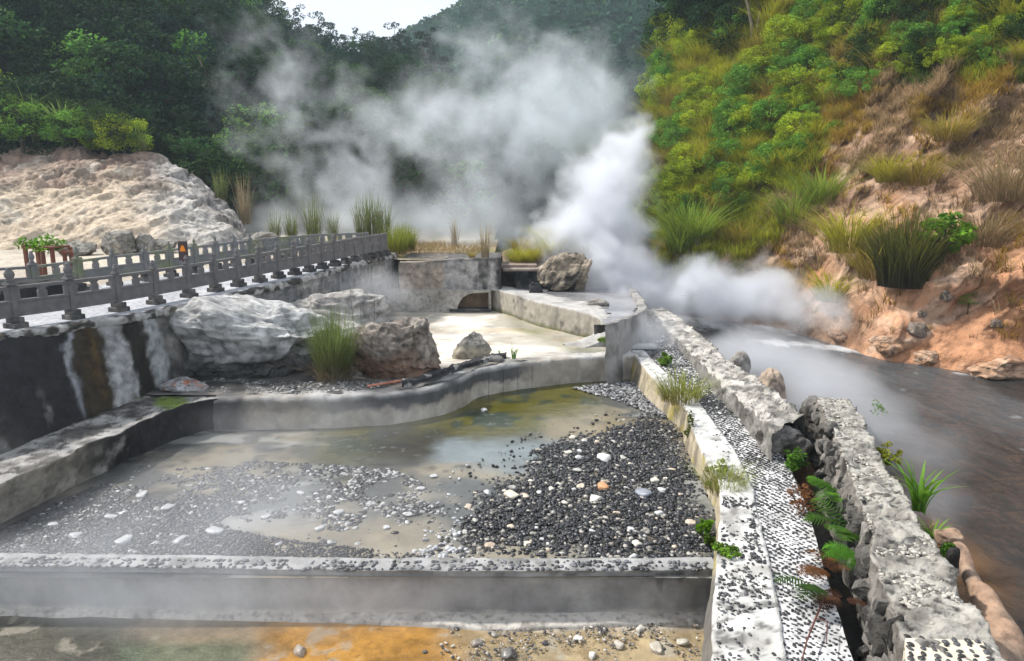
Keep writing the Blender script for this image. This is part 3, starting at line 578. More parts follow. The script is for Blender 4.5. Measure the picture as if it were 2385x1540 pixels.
for (u, v, y, sx, sz, sd, lab) in ((282, 592, 31.5, .85, .6, 51, 'rounded grey-green boulder at the foot of the pale mound'), (338, 588, 32, .5, .55, 52, 'upright bell-shaped grey rock beside the rounded boulder'), (372, 592, 32.5, .9, .35, 53, 'low brown rock to the right of the bell-shaped rock'), (180, 606, 31, .75, .35, 54, 'squat brown rock behind the weathered railing'),
                           (608, 545, 36, .9, .5, 55, 'dark undercut rock at the right end of the mound')):
    p = PW(u, v + 10, 0); rockobj('boulder', lab, 'rock', (PY(u, v, y).x, y, zw(y)), (sx, .6, sz), sd, [(.24, .23, .21), (.33, .31, .27), (.18, .16, .12), (.12, .11, .1)], 5)
q = PZ(60, 690, .0)
V, Fc = rock((.95, .8, .42), 61, 5, rough=.1, cuts=3, power=.3, fine=.12); V[:, 2] -= V[:, 2].min(); n = fbm(V, 9, 4, 2)
tag(obj('lava_block', mesh('lava_block', V, Fc, mix2((.016, .016, .018), (.1, .1, .11), sstep(.2, .5, n))), M['rockattr'], loc=(PY(62, 690, 18.6).x, 18.9, 0)), 'rough black stone block behind the grey railing at its left end', 'stone block')

# ------------------------------------------------------------------ front wall with pebbled top
FZ = ZP + .1
fl = [PZ(-260, 1316, FZ), PZ(0, 1317, FZ), PZ(400, 1321, FZ), PZ(830, 1328, FZ), PZ(1250, 1330, FZ), PZ(1500, 1328, FZ), PZ(1672, 1325, FZ)]
def cf(V, part, frac, al):
    uu, vv = uvof(V); n1, n2, n3 = fbm(V, .9, 5, 130), fbm(V * [1, 1, .2], 2.2, 5, 131), fbm(V, 3.5, 5, 132); h = (V[:, 2] - ZB) / (FZ - ZB)
    c = mix2((.33, .325, .32), (.22, .215, .215), sstep(-.2, .4, n1)); c = mixc(c, np.array((.07, .07, .072)), sstep(.1, .45, n2 + .9 * (h - .85) + .25 * n3) * (.35 + .65 * sstep(900, 1150, uu)))
    c = mixc(c, np.array((.46, .43, .39)), (1 - sstep(.1, .2, h + .08 * n3)) * .85); c = mixc(c, np.array((.1, .09, .08)), sstep(1480, 1660, uu) * sstep(.1, .6, n1 + .3) * .6)
    tp = (part >= 1).astype(float); return c + (mix2((.33, .33, .33), (.17, .17, .165), sstep(-.1, .4, n3)) - c) * (tp * sstep(-.5, 0, n3 + .2))[:, None]
V, Fq, c = loft([setz(fl, ZB - .1), setz(shift(fl, (0, .0, 0)), FZ - .015), shift(fl, (0, -.02, 0)), shift(fl, (0, .36, .01)), shift(fl, (0, .44, -.25))], 700, [20, 1, 8, 2], cf, .018, 2.5, 51)
FW = obj('basin_wall', mesh('basin_wall', V, Fq, c), M['concrete']); tag(FW, 'long straight concrete wall across the foreground, its pale top set with dark pebbles', 'wall')
# low pale footing shelf along its base
fb = [PZ(u, v, ZB + .05) for u, v in ((-260, 1425), (0, 1425), (400, 1432), (830, 1444), (1000, 1452), (1200, 1462), (1400, 1452), (1672, 1440))]
def cf(V, part, frac, al):
    n = fbm(V, 2.5, 5, 8); return mix2((.5, .47, .43), (.36, .33, .3), sstep(0, .4, n))
V, Fq, c = loft([shift(fb, (0, -.06, -.12)), shift(fb, (0, -.02, .0)), shift(setz(fl, ZB + .09), (0, .02, 0))], 500, [4, 8], cf, .045, 1.6, 61)
tag(obj('wall_footing', mesh('wall_footing', V, Fq, c), M['attr']), 'low crusted pale shelf along the base of the foreground wall', 'footing')

# ------------------------------------------------------------------ pebbles
TPL = []
for k in range(16):
    V, Fc = ico(2); rs = np.random.default_rng(900 + k); V = V.copy()
    for _ in range(6):
        n = rs.normal(size=3); n /= np.linalg.norm(n); d = rs.uniform(.55, .85); V = V - np.clip(V @ n - d, 0, None)[:, None] * n
    V = V * (1 + .18 * fbm(V, 1.4, 2, k)[:, None]); TPL.append(V)
TF = ico(2)[1]
def pebbles(P, s, flat, cols, axis=None, rs=None):
    """P centres, s sizes, flat vertical ratio; one merged mesh."""
    rs = rs or np.random.default_rng(1); Vs = []; n = len(P); Cs = []
    a = rs.uniform(0, 6.28, n) if axis is None else axis; el = rs.uniform(.75, 1.35, n)
    for i in range(n):
        T = TPL[rs.integers(16)]; T = T * (s[i] * el[i], s[i] / el[i], s[i] * flat[i]); ca, sa = math.cos(a[i]), math.sin(a[i])
        Vs.append(np.stack([T[:, 0] * ca - T[:, 1] * sa, T[:, 0] * sa + T[:, 1] * ca, T[:, 2]], 1) + P[i]); Cs.append(np.tile(cols[i], (len(T), 1)))
    m = len(TPL[0]); Fa = (TF[None] + (np.arange(n) * m)[:, None, None]).reshape(-1, 3)
    return np.concatenate(Vs), Fa, np.concatenate(Cs)
def scatter_poly(poly_uv, z, n, rs, dens=None):
    P = [PZ(u, v, z) for u, v in poly_uv]; A = np.array([(p.x, p.y) for p in P]); lo, hi = A.min(0), A.max(0); out = []
    while len(out) < n:
        q = rs.uniform(lo, hi, (n * 2, 2)); q = q[inpoly(q[:, 0], q[:, 1], A)]
        if dens is not None:
            V = np.c_[q, np.full(len(q), z)]; uu, vv = uvof(V); q = q[rs.uniform(size=len(q)) < dens(uu, vv, V)]
        out += list(q)
    return np.array(out[:n])
rs = np.random.default_rng(5)
def greys(n, rs, lo=.012, hi=.07, blue=.25):
    g_ = lo + (hi - lo) * rs.uniform(0, 1, n) ** 1.8; return np.stack([g_, g_ * (1 + .04 * blue), g_ * (1 + blue * .5)], 1)
bank_uv = [(985, 1308), (1035, 1262), (1058, 1212), (1090, 1178), (1085, 1150), (1150, 1118), (1195, 1108), (1245, 1062), (1340, 1018), (1425, 998), (1440, 985), (1562, 975), (1590, 1040), (1625, 1120), (1665, 1215), (1680, 1308)]
# raised pebble bank: a low mound of dark gravel with a pebble cover
bp = [tuple(PZ(u, v, ZP)[:2]) for u, v in bank_uv]
cx_, cy_ = np.mean([b[0] for b in bp]), np.mean([b[1] for b in bp])
def bankz(q):
    A = np.array(bp); d = np.full(len(q), 9.0)
    for i in range(len(A)):
        a_, b_ = A[i], A[(i + 1) % len(A)]; ab = b_ - a_; t_ = np.clip(((q[:, :2] - a_) @ ab) / (ab @ ab), 0, 1); d = np.minimum(d, np.linalg.norm(q[:, :2] - a_ - t_[:, None] * ab, axis=1))
    return ZP - .01 + .03 * sstep(0, .9, d) + .04 * fbm(np.c_[q[:, :2], q[:, 0] * 0], .9, 4, 14)
V, Fq = sheet(bp, .07, 0, bankz); V[:, 2] -= .045 + .05 * (fbm(V, .9, 4, 3) < -.1)
bank = obj('gravel', mesh('gravel', V, Fq, np.tile((.012, .0125, .014), (len(V), 1))), M['pebble'])
def bankd(q):
    A = np.array(bp); d = np.full(len(q), 9.0)
    for i in range(len(A)):
        a_, b_ = A[i], A[(i + 1) % len(A)]; ab = b_ - a_; t_ = np.clip(((q[:, :2] - a_) @ ab) / (ab @ ab), 0, 1); d = np.minimum(d, np.linalg.norm(q[:, :2] - a_ - t_[:, None] * ab, axis=1))
    return np.where(inpoly(q[:, 0], q[:, 1], A), d, -d)
big_uv = [(900, 1312), (960, 1240), (1010, 1130), (1120, 1060), (1240, 1000), (1420, 955), (1575, 950), (1600, 1040), (1630, 1120), (1668, 1215), (1682, 1312)]
q = scatter_poly(big_uv, ZP, 31000, rs, lambda uu, vv, V: np.clip(.02 + sstep(-.25, .3, bankd(V) + .55 * fbm(V, .9, 4, 3) + .3 * fbm(V, 3, 3, 8)), 0, 1)); P = np.c_[q, np.zeros(len(q))]; P[:, 2] = bankz(P)
s = .009 + .05 * rs.uniform(size=len(P)) ** 4; P[:, 2] += s * .25
c = greys(len(P), rs, .004, .034, .6); uu, vv = uvof(P)
lt = rs.uniform(size=len(P)) < .10 + .1 * sstep(.1, .4, fbm(P, 1.1, 3, 5)); c[lt] = np.array((.3, .28, .25)) * rs.uniform(.35, 1.3, lt.sum())[:, None]
mist = (1 - sstep(990, 1110, uu + 30 * rs.normal(size=len(P)))) > .5; c[mist] = (np.array((.42, .43, .45)) * rs.uniform(.5, 1.3, mist.sum())[:, None])  # left-edge pebbles greyed: mist painted into their colour
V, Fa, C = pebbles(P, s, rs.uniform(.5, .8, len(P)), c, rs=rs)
tag(bank, 'dense bank of small black pebbles beside the channel wall', 'gravel', kind='stuff')
pc = obj('pebble_layer', mesh('pebble_layer', V, Fa, C), M['pebble'], bank); pc['kind'] = 'stuff'
# thinner drifts of grey pebbles over the rest of the pool
q = scatter_poly([(-150, 1312), (0, 1235), (170, 1155), (330, 1085), (600, 1075), (900, 1090), (1010, 1130), (1085, 1150), (1058, 1212), (985, 1308)], ZP, 15000, rs,
                 lambda uu, vv, V: np.clip(sstep(-.12, .25, fbm(V, .55, 4, 71) * .5 + fbm(V, 1.7, 4, 30) + .75 * (1 - sstep(380, 560, uu)) * sstep(1140, 1200, vv) - .6 * sstep(540, 640, uu) * sstep(1215, 1250, vv)) + .01, 0, 1))
P = np.c_[q, np.full(len(q), ZP)]; s = .016 + .05 * rs.uniform(size=len(P)) ** 3.2; uu, vv = uvof(P); c = greys(len(P), rs, .006, .06, .35)
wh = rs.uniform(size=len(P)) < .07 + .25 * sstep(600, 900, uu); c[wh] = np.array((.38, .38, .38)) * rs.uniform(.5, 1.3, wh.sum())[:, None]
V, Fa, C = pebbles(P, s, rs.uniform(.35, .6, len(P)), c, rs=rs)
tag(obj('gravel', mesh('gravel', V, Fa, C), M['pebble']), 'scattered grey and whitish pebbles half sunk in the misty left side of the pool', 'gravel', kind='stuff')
q = scatter_poly([(-150, 1312), (-60, 1255), (200, 1215), (480, 1225), (700, 1262), (1000, 1296), (1000, 1312)], ZP, 6500, rs, lambda uu, vv, V: np.clip(.15 + sstep(-.3, .2, fbm(V, 1.2, 4, 37)), 0, 1)); P = np.c_[q, np.full(len(q), ZP + .01)]
V, Fa, C = pebbles(P, .012 + .035 * rs.uniform(size=len(P)) ** 3.5, rs.uniform(.45, .7, len(P)), greys(len(P), rs, .004, .05, .5), rs=rs)
tag(obj('gravel', mesh('gravel', V, Fa, C), M['pebble']), 'band of dark gravel along the foot of the pool just behind the foreground wall', 'gravel', kind='stuff')
q = scatter_poly([(1330, 905), (1420, 893), (1500, 892), (1545, 940), (1550, 975), (1500, 960), (1440, 935)], ZP, 1500, rs); P = np.c_[q, np.full(len(q), ZP + .03)]
V, Fa, C = pebbles(P, .02 + .05 * rs.uniform(size=len(P)) ** 2, rs.uniform(.4, .7, len(P)), greys(len(P), rs, .04, .4, .1), rs=rs)
tag(obj('gravel', mesh('gravel', V, Fa, C), M['pebble']), 'patch of grey gravel at the far right corner of the murky pool', 'gravel', kind='stuff')
q = scatter_poly([(1050, 1470), (1640, 1452), (1650, 1545), (1000, 1545)], ZB, 700, rs, lambda uu, vv, V: .05 + sstep(-.1, .3, fbm(V, 1.5, 4, 3))); P = np.c_[q, np.full(len(q), ZB + .03)]
cc = np.array([(.5, .47, .42), (.06, .06, .065), (.33, .26, .19), (.2, .19, .18)])[rs.integers(0, 4, len(P))] * rs.uniform(.6, 1.2, (len(P), 1))
V, Fa, C = pebbles(P, .008 + .022 * rs.uniform(size=len(P)) ** 2, rs.uniform(.4, .8, len(P)), cc, rs=rs)
tag(obj('gravel', mesh('gravel', V, Fa, C), M['pebble']), 'loose mixed pebbles scattered on the ochre floor below the foreground wall', 'gravel', kind='stuff')

q = scatter_poly([(500, 915), (700, 918), (860, 908), (1000, 880), (1060, 862), (1000, 855), (900, 890), (640, 890), (480, 880), (430, 900)], ZT, 1800, rs); P = np.c_[q, np.full(len(q), ZT + .02)]
V, Fa, C = pebbles(P, .012 + .05 * rs.uniform(size=len(P)) ** 4, rs.uniform(.4, .7, len(P)), greys(len(P), rs, .04, .4, .05), rs=rs)
tag(obj('gravel', mesh('gravel', V, Fa, C), M['pebble']), 'loose dark gravel along the strip behind the curved wall', 'gravel', kind='stuff')
# single stones that stand out
def stone(u, v, z, wpx, label, group, col, seed, flat=.5, cat='stone', nm='stone'):
    p = PZ(u, v, z); sc = wpx * (p - Vector((0, 0, CAMZ))).length / F / 2
    V, Fc = rock((sc, sc * .75, sc * flat), seed, 3, rough=.25, cuts=8, fine=.06, power=.7); rz_ = seed * 1.3; ca, sa = math.cos(rz_) , math.sin(rz_)
    V = np.stack([V[:, 0] * ca - V[:, 1] * sa, V[:, 0] * sa + V[:, 1] * ca, V[:, 2]], 1)
    o = obj(nm, mesh(nm, V, Fc, np.array(col) * (1 + .25 * fbm(V, 2 / sc, 4, seed)[:, None])), M['pebble'], loc=(p.x, p.y, z + sc * flat * .45)); tag(o, label, cat, group); return o
rs2 = np.random.default_rng(44); n = 0; used = []
while n < 95:
    u, v = rs2.uniform(1080, 1650), rs2.uniform(1020, 1300); p = PZ(u, v, ZP)
    if not inpoly(np.array([p.x]), np.array([p.y]), np.array(bp))[0] or any(math.hypot(u - a, (v - b) * 1.5) < 16 for a, b in used): continue
    used.append((u, v)); big = rs2.uniform() < .3
    z = float(bankz(np.array([[p.x, p.y, 0.]]))[0]); col = [(.62, .58, .5), (.5, .5, .5), (.55, .46, .36), (.4, .39, .36)][rs2.integers(4)]
    stone(u, v, z, rs2.uniform(16, 26) if big else rs2.uniform(8, 15), 'pale stone lying among the black pebbles beside the channel wall', 'pale stones on the black pebble bank', col, 300 + n, rs2.uniform(.35, .6)); n += 1
for u, v, w_, lab, col in ((1403, 1136, 34, 'orange-brown stone on the black pebble bank', (.5, .25, .12)), (1193, 1158, 46, 'largest cream stone slab on the left of the black pebble bank', (.66, .6, .5)), (1386, 1166, 42, 'square-edged white stone in the middle of the black pebble bank', (.68, .65, .6)),
                      (1408, 1069, 40, 'long white stone near the top of the black pebble bank', (.7, .69, .66)), (1500, 1152, 44, 'flat blue-grey stone on the right of the black pebble bank', (.2, .22, .26)), (1141, 1272, 26, 'tan rounded stone low on the left of the black pebble bank', (.4, .32, .25)), (1228, 1268, 22, 'round cream stone just above the pebbled wall top', (.62, .55, .45))):
    p = PZ(u, v, ZP); stone(u, v, float(bankz(np.array([[p.x, p.y, 0.]]))[0]), w_, lab, None, col, int(u), .4)
stone(1127, 957, ZP, 20, 'single grey-white stone standing in the yellow-green shallows', None, (.5, .5, .52), 811, .45)
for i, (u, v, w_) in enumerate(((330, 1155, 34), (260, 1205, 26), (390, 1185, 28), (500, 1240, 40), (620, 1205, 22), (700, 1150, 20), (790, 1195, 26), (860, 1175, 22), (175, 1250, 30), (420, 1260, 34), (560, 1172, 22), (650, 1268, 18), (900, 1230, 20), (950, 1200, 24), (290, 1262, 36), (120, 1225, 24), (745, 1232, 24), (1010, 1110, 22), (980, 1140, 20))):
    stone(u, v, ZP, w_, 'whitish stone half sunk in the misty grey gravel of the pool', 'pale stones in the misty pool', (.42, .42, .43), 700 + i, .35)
for i, (u, v, w_, col) in enumerate(((1208, 1462, 26, (.5, .48, .44)), (1150, 1480, 20, (.3, .28, .25)), (1110, 1500, 30, (.25, .22, .19)), (1290, 1455, 24, (.35, .27, .18)), (1345, 1490, 26, (.55, .53, .5)), (1400, 1470, 16, (.06, .06, .06)), (1440, 1505, 24, (.5, .46, .4)), (1490, 1470, 24, (.6, .57, .52)), (1530, 1515, 34, (.4, .36, .3)), (1270, 1500, 16, (.05, .05, .055)), (1180, 1530, 40, (.16, .15, .14)), (1590, 1500, 28, (.45, .42, .36)), (1380, 1528, 24, (.62, .6, .57)), (1063, 1466, 14, (.05, .05, .06)), (990, 1520, 12, (.1, .1, .1)), (700, 1521, 34, (.35, .3, .25)), (860, 1446, 36, (.4, .37, .32)))):
    stone(u, v, ZB, w_, ('dark' if col[0] < .2 else 'pale') + ' loose stone on the ochre floor below the foreground wall', ('dark' if col[0] < .2 else 'pale') + ' loose stones on the ochre floor', col, 600 + i, .55)

# pebbles set in the top of the front wall
P, A_ = [], []
for u in np.arange(-30, 1672, 9.5):
    for r_, v in enumerate((1303, 1311, 1319)):
        if rs.uniform() < .12 + .5 * (fbm(np.array([[u / 70, v / 40, 0.]]), 1, 3, 2)[0] > .12): continue
        p = PZ(u + rs.normal() * 3 + r_ * 4, v + rs.normal() * 1.6 + (-2 + 8 * min(1, u / 900)) , FZ + .012); P.append(p[:]); A_.append(rs.normal() * .3 + 1.3)
P = np.array(P); V, Fa, C = pebbles(P, rs.uniform(.018, .055, len(P)), rs.uniform(.35, .6, len(P)), greys(len(P), rs, .02, .16), axis=np.array(A_), rs=rs)
o = obj('inlaid_pebbles', mesh('inlaid_pebbles', V, Fa, C), M['pebble'], FW); o['kind'] = 'stuff'

# ------------------------------------------------------------------ the channel: left wall, pebbled bed, broken outer walls
def zl(y): return float(np.interp(y, [5, 8, 12, 18, 25], [-2.48, -2.5, -2.45, -2.25, -2.02]))      # top of the left wall
def zb(y): return zl(y) - .03
def on(uv, fz, extra=0.0):
    out = []
    for u, v in uv:
        z = -2.3
        for _ in range(30):
            p = PZ(u, v, z); z = .5 * z + .5 * (fz(p.y) + extra)
        out.append(p)
    return out
LWo = on([(1640, 1600), (1656, 1540), (1663, 1400), (1668, 1325), (1672, 1265), (1680, 1190), (1676, 1120), (1640, 1060), (1612, 998), (1600, 948), (1556, 910), (1516, 872), (1490, 840), (1462, 808)], zl)
LWi = on([(1835, 1600), (1826, 1540), (1817, 1435), (1792, 1311), (1770, 1225), (1757, 1147), (1729, 1081), (1698, 1030), (1662, 984), (1631, 938), (1565, 880), (1528, 845), (1500, 818), (1478, 790)], zl)
BDl = [Vector((p.x, p.y, zb(p.y))) for p in LWi]
BDr = on([(2010, 1600), (1985, 1540), (1950, 1420), (1912, 1300), (1885, 1198), (1850, 1108), (1818, 1055), (1787, 1020), (1745, 985), (1705, 945), (1651, 878), (1600, 828), (1560, 790), (1515, 755)], zb)
LWf = [Vector((p.x - .1 - .02 * i, p.y - .05, -3.7)) for i, p in enumerate(LWo)]
def cf(V, part, frac, al):
    uu, vv = uvof(V); n1, n2, n3 = fbm(V, 1.8, 5, 140), fbm(V, 7, 5, 141), fbm(V * [1, 1, .25], 3, 4, 142)
    c = mix2((.6, .595, .58), (.4, .39, .37), sstep(0, .4, n1)); c = mixc(c, np.array((.06, .06, .06)), sstep(.16, .4, n2) * .75); c = mixc(c, np.array((.22, .21, .2)), sstep(.05, .4, fbm(V, 3.2, 5, 143)) * .6)
    f = mix2((.42, .36, .26), (.2, .17, .13), sstep(-.1, .4, n3)); f = mixc(f, np.array((.32, .27, .04)), sstep(.15, .4, n1) * .7); f = mixc(f, np.array((.1, .12, .03)), sstep(.2, .5, n2) * .6); w_ = (part == 0).astype(float)
    f = mixc(f, np.array((.12, .12, .12)), sstep(1310, 1360, vv) * .8)
    return c + (f - c) * w_[:, None]
V, Fq, c = loft([LWf, LWo, LWi, BDl], 620, [16, 14, 3], cf, .04, 2.6, 71)
LW = obj('channel_wall', mesh('channel_wall', V, Fq, c), M['concrete']); tag(LW, 'low white crusted wall between the black pebble bank and the pebbled channel', 'wall')
def cf(V, part, frac, al):
    n = fbm(V, 3, 5, 9); return mix2((.62, .62, .63), (.42, .42, .42), sstep(-.1, .4, n))
V, Fq, c = loft([BDl, BDr], 500, [24], cf, .02, 3, 75)
BED = obj('channel_bed', mesh('channel_bed', V, Fq, c), M['attr']); tag(BED, 'pale mortar bed of the channel set with rows of small black pebbles', 'channel')
Lr, Rr_ = resample(BDl, 400), resample(BDr, 400); Lc = np.r_[0, np.cumsum(np.linalg.norm(np.diff((Lr + Rr_) / 2, axis=0), axis=1))]
P, s_, a_ = [], [], []; d = 0.0; row = 0
while d < Lc[-1]:
    row += 1
    i = min(398, int(np.searchsorted(Lc, d))); Lp, Rp = Lr[i], Rr_[i]; wdt = np.linalg.norm(Rp - Lp); gap = .058 + .0032 * Lp[1]; m = max(3, int(wdt / gap)); dr = math.atan2(*(Lr[min(i + 3, 399)] - Lr[i])[[1, 0]])
    for j in range(m):
        if rs.uniform() < .1: continue
        t_ = (j + .5 + .5 * (row % 2) - .25 + rs.normal() * .08) / m; q = Lp * (1 - t_) + Rp * t_; q = q + np.array((rs.normal() * .005, rs.normal() * .006 + .05 * math.sin(t_ * 5 + d * 2), .006)); P.append(q); s_.append(rs.uniform(.55, .95) * gap * .40); a_.append(dr + 1.57 + rs.normal() * .3 - .5 * t_)
    d += gap * .82
P, s_, a_ = np.array(P), np.array(s_), np.array(a_)
V, Fa, C = pebbles(P, s_, rs.uniform(.35, .6, len(P)), greys(len(P), rs, .012, .06), axis=a_, rs=rs)
o = obj('inlaid_pebbles', mesh('inlaid_pebbles', V, Fa, C), M['pebble'], BED); o['kind'] = 'stuff'
# pebbles inlaid in patches on the near end of the left wall
Lr, Rr_ = resample(LWo, 400), resample(LWi, 400); P = []
while len(P) < 1150:
    i = int(rs.uniform(0, 190)); t_ = rs.uniform(.06, .94); q = Lr[i] * (1 - t_) + Rr_[i] * t_
    if fbm(q[None], 2.2, 4, 15)[0] + .35 * (1 - i / 150) > rs.uniform(-.1, .4): P.append(q + np.array((0, 0, .008)))
P = np.array(P); V, Fa, C = pebbles(P, .008 + .03 * rs.uniform(size=len(P)) ** 2, rs.uniform(.4, .65, len(P)), greys(len(P), rs, .015, .09), rs=rs)
o = obj('inlaid_pebbles', mesh('inlaid_pebbles', V, Fa, C), M['pebble'], LW); o['kind'] = 'stuff'

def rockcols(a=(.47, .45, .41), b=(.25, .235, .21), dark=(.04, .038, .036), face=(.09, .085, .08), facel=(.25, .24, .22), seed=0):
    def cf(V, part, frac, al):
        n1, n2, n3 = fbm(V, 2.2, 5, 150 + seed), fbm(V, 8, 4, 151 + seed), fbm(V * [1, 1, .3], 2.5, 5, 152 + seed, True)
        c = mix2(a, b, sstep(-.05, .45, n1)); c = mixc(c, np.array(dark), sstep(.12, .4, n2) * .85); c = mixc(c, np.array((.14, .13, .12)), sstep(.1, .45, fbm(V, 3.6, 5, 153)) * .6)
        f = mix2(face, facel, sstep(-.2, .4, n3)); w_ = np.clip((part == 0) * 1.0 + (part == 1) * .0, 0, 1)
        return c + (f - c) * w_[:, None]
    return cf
# outer wall, far length
WAl = on([(1800, 1012), (1748, 952), (1690, 902), (1620, 832), (1546, 760), (1500, 722)], lambda y: -1.86)
WAr = on([(1871, 968), (1818, 922), (1752, 872), (1705, 848), (1651, 796), (1590, 746), (1540, 712)], lambda y: -1.86)
WAe = [Vector((p.x - .05, p.y - .02, zb(p.y) - .15)) for p in WAl]; WAo = [Vector((p.x + .18, p.y, -3.4)) for p in WAr]
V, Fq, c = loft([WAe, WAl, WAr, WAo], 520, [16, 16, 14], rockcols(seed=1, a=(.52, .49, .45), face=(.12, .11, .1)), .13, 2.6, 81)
V[:, 2] += .05 * fbm(V, 6, 3, 3)
wa = obj('outer_wall', mesh('outer_wall', V, Fq, c), M['rockattr']); tag(wa, 'pale crumbling outer channel wall running from the steam to the gap', 'wall')
V, Fc = rock((.55, .35, .45), 91, 5, rough=.3, cuts=10); e = (WAl[0] + WAr[0]) / 2; n = fbm(V, 4, 4, 1); o = obj('broken_end', mesh('broken_end', V, Fc, mix2((.3, .28, .26), (.06, .055, .05), sstep(-.2, .3, n))), M['rockattr'], wa, loc=(e.x, e.y + .05, -2.35))
# outer wall, near length: high and broken, cobbled top
zB = lambda y: float(np.interp(y, [5.5, 8, 11, 15], [-1.7, -1.72, -1.75, -1.78]))
WBl = on([(2112, 1620), (2110, 1540), (2100, 1470), (2070, 1400), (2040, 1320), (2030, 1250), (2002, 1167), (1978, 1092), (1951, 1040), (1930, 985), (1898, 926)], zB)
WBr = on([(2400, 1620), (2338, 1540), (2300, 1482), (2245, 1412), (2212, 1340), (2188, 1276), (2126, 1200), (2099, 1147), (2060, 1087), (2029, 1020), (1980, 930)], zB)
WBf = [Vector((p.x - .12 - .1 * math.sin(i), p.y - .05, -3.1)) for i, p in enumerate(WBl)]; WBo = [Vector((p.x + .15, p.y - .1, -3.5)) for p in WBr]
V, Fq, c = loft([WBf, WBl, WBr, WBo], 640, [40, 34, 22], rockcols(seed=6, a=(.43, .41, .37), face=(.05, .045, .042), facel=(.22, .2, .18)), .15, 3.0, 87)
V[:, 2] += .035 * fbm(V, 9, 4, 4, True)
wb_ = obj('outer_wall', mesh('outer_wall', V, Fq, c), M['rockattr']); tag(wb_, 'high rough near wall beside the river, cobbled grey top and dark broken inner face', 'wall')
V, Fc = rock((.55, .4, .75), 93, 5, rough=.35, cuts=12); e = (WBl[-1] + WBr[-1]) / 2; n = fbm(V, 4, 4, 1); o = obj('broken_end', mesh('broken_end', V, Fc, mix2((.2, .19, .18), (.05, .045, .04), sstep(-.2, .3, n))), M['rockattr'], wb_, loc=(e.x - .05, e.y + .05, -2.5))
# cobbles on its top, and its inner face of packed stones
Lr, Rr_ = resample(WBl, 400), resample(WBr, 400); P = []; s_ = []
for k_ in range(5200):
    i = int(400 * rs.uniform() ** 1.4); t_ = rs.uniform(.03, .97); q = Lr[i] * (1 - t_) + Rr_[i] * t_; dn = fbm(q[None], 1.5, 3, 66)[0]
    if dn > -.3: P.append(q + np.array((0, 0, -.006))); s_.append(rs.uniform(.012, .042))
P = np.array(P); c = np.array((.36, .34, .3)) * rs.uniform(.25, 1.4, (len(P), 1))
V, Fa, C = pebbles(P, np.array(s_), rs.uniform(.5, .75, len(P)), c, rs=rs); o = obj('cobbles', mesh('cobbles', V, Fa, C), M['pebble'], wb_); o['kind'] = 'stuff'
Fr = resample(WBf, 400); Vs, Fs, Cs, k0 = [], [], [], 0
for k_ in range(150):
    i = int(rs.uniform(30, 399)); t_ = rs.uniform(.15, 1); q = Fr[i] * (1 - t_) + Lr[i] * t_ + rs.normal(size=3) * .03; sz_ = rs.uniform(.09, .2) * (1.25 - .3 * t_); T, Fc = rock((sz_ * rs.uniform(.35, .8), sz_ * rs.uniform(.5, 1.1), sz_ * rs.uniform(.6, 1.3)), 1000 + k_, 3, rough=.35, cuts=9, fine=.06, power=.6)
    Rm = np.array(Matrix.Rotation(rs.uniform(-.7, .7), 3, 'X') @ Matrix.Rotation(rs.uniform(0, 3), 3, 'Z')); T = T @ Rm.T + q; g_ = rs.uniform(.25, 1.5) ** 1.5
    Vs.append(T); Fs.append(Fc + k0); k0 += len(T); Cs.append(np.array((.13, .122, .112)) * g_ * (1 + .5 * fbm(T, 9, 4, 3))[:, None])
o = obj('packed_stones', mesh('packed_stones', np.concatenate(Vs), np.concatenate(Fs), np.concatenate(Cs), False), M['rockattr'], wb_); o['kind'] = 'stuff'
# mortared square patch with big black pebbles at the picture's lower right corner
pt = on([(2108, 1482), (2290, 1490), (2345, 1600), (2112, 1600)], zB, .06); V = [p[:] for p in pt] + [(p.x, p.y, p.z - .25) for p in pt]
o = obj('mortar_patch', mesh('mortar_patch', V, [(0, 1, 2, 3)[::-1], (0, 1, 5, 4), (1, 2, 6, 5), (2, 3, 7, 6), (3, 0, 4, 7)], None, False), mat('cream_mortar', (.6, .54, .44), noise=8, var=.15, bump=.5, bscale=30), wb_); bevel(o, .03, 3)
P = []
for a_ in np.linspace(.06, .94, 7):
    for b_ in np.linspace(.05, .95, 9):
        q = (pt[0] * (1 - a_) + pt[1] * a_) * (1 - b_) + (pt[3] * (1 - a_) + pt[2] * a_) * b_; P.append(np.array(q[:]) + rs.normal(size=3) * (.012, .012, 0) + (0, 0, .006))
P = np.array(P); V, Fa, C = pebbles(P, rs.uniform(.026, .042, len(P)), rs.uniform(.4, .6, len(P)), greys(len(P), rs, .015, .07), rs=rs); o2 = obj('inlaid_pebbles', mesh('inlaid_pebbles', V, Fa, C), M['pebble'], o)
# trough between bed and near wall
def cf(V, part, frac, al): n = fbm(V, 3, 5, 3); return mix2((.03, .027, .022), (.1, .085, .07), sstep(0, .5, n))
V, Fq, c = loft([[Vector((p.x, p.y, p.z)) for p in BDr[:9]], [Vector((p.x + .25, p.y, p.z - .8)) for p in BDr[:9]], [Vector((p.x + .2, p.y, -3.1)) for p in WBf[:9]]], 200, [8, 8], cf, .08, 3, 97)
struct(obj('trench', mesh('trench', V, Fq, c), M['rockattr']))['kind'] = 'structure'
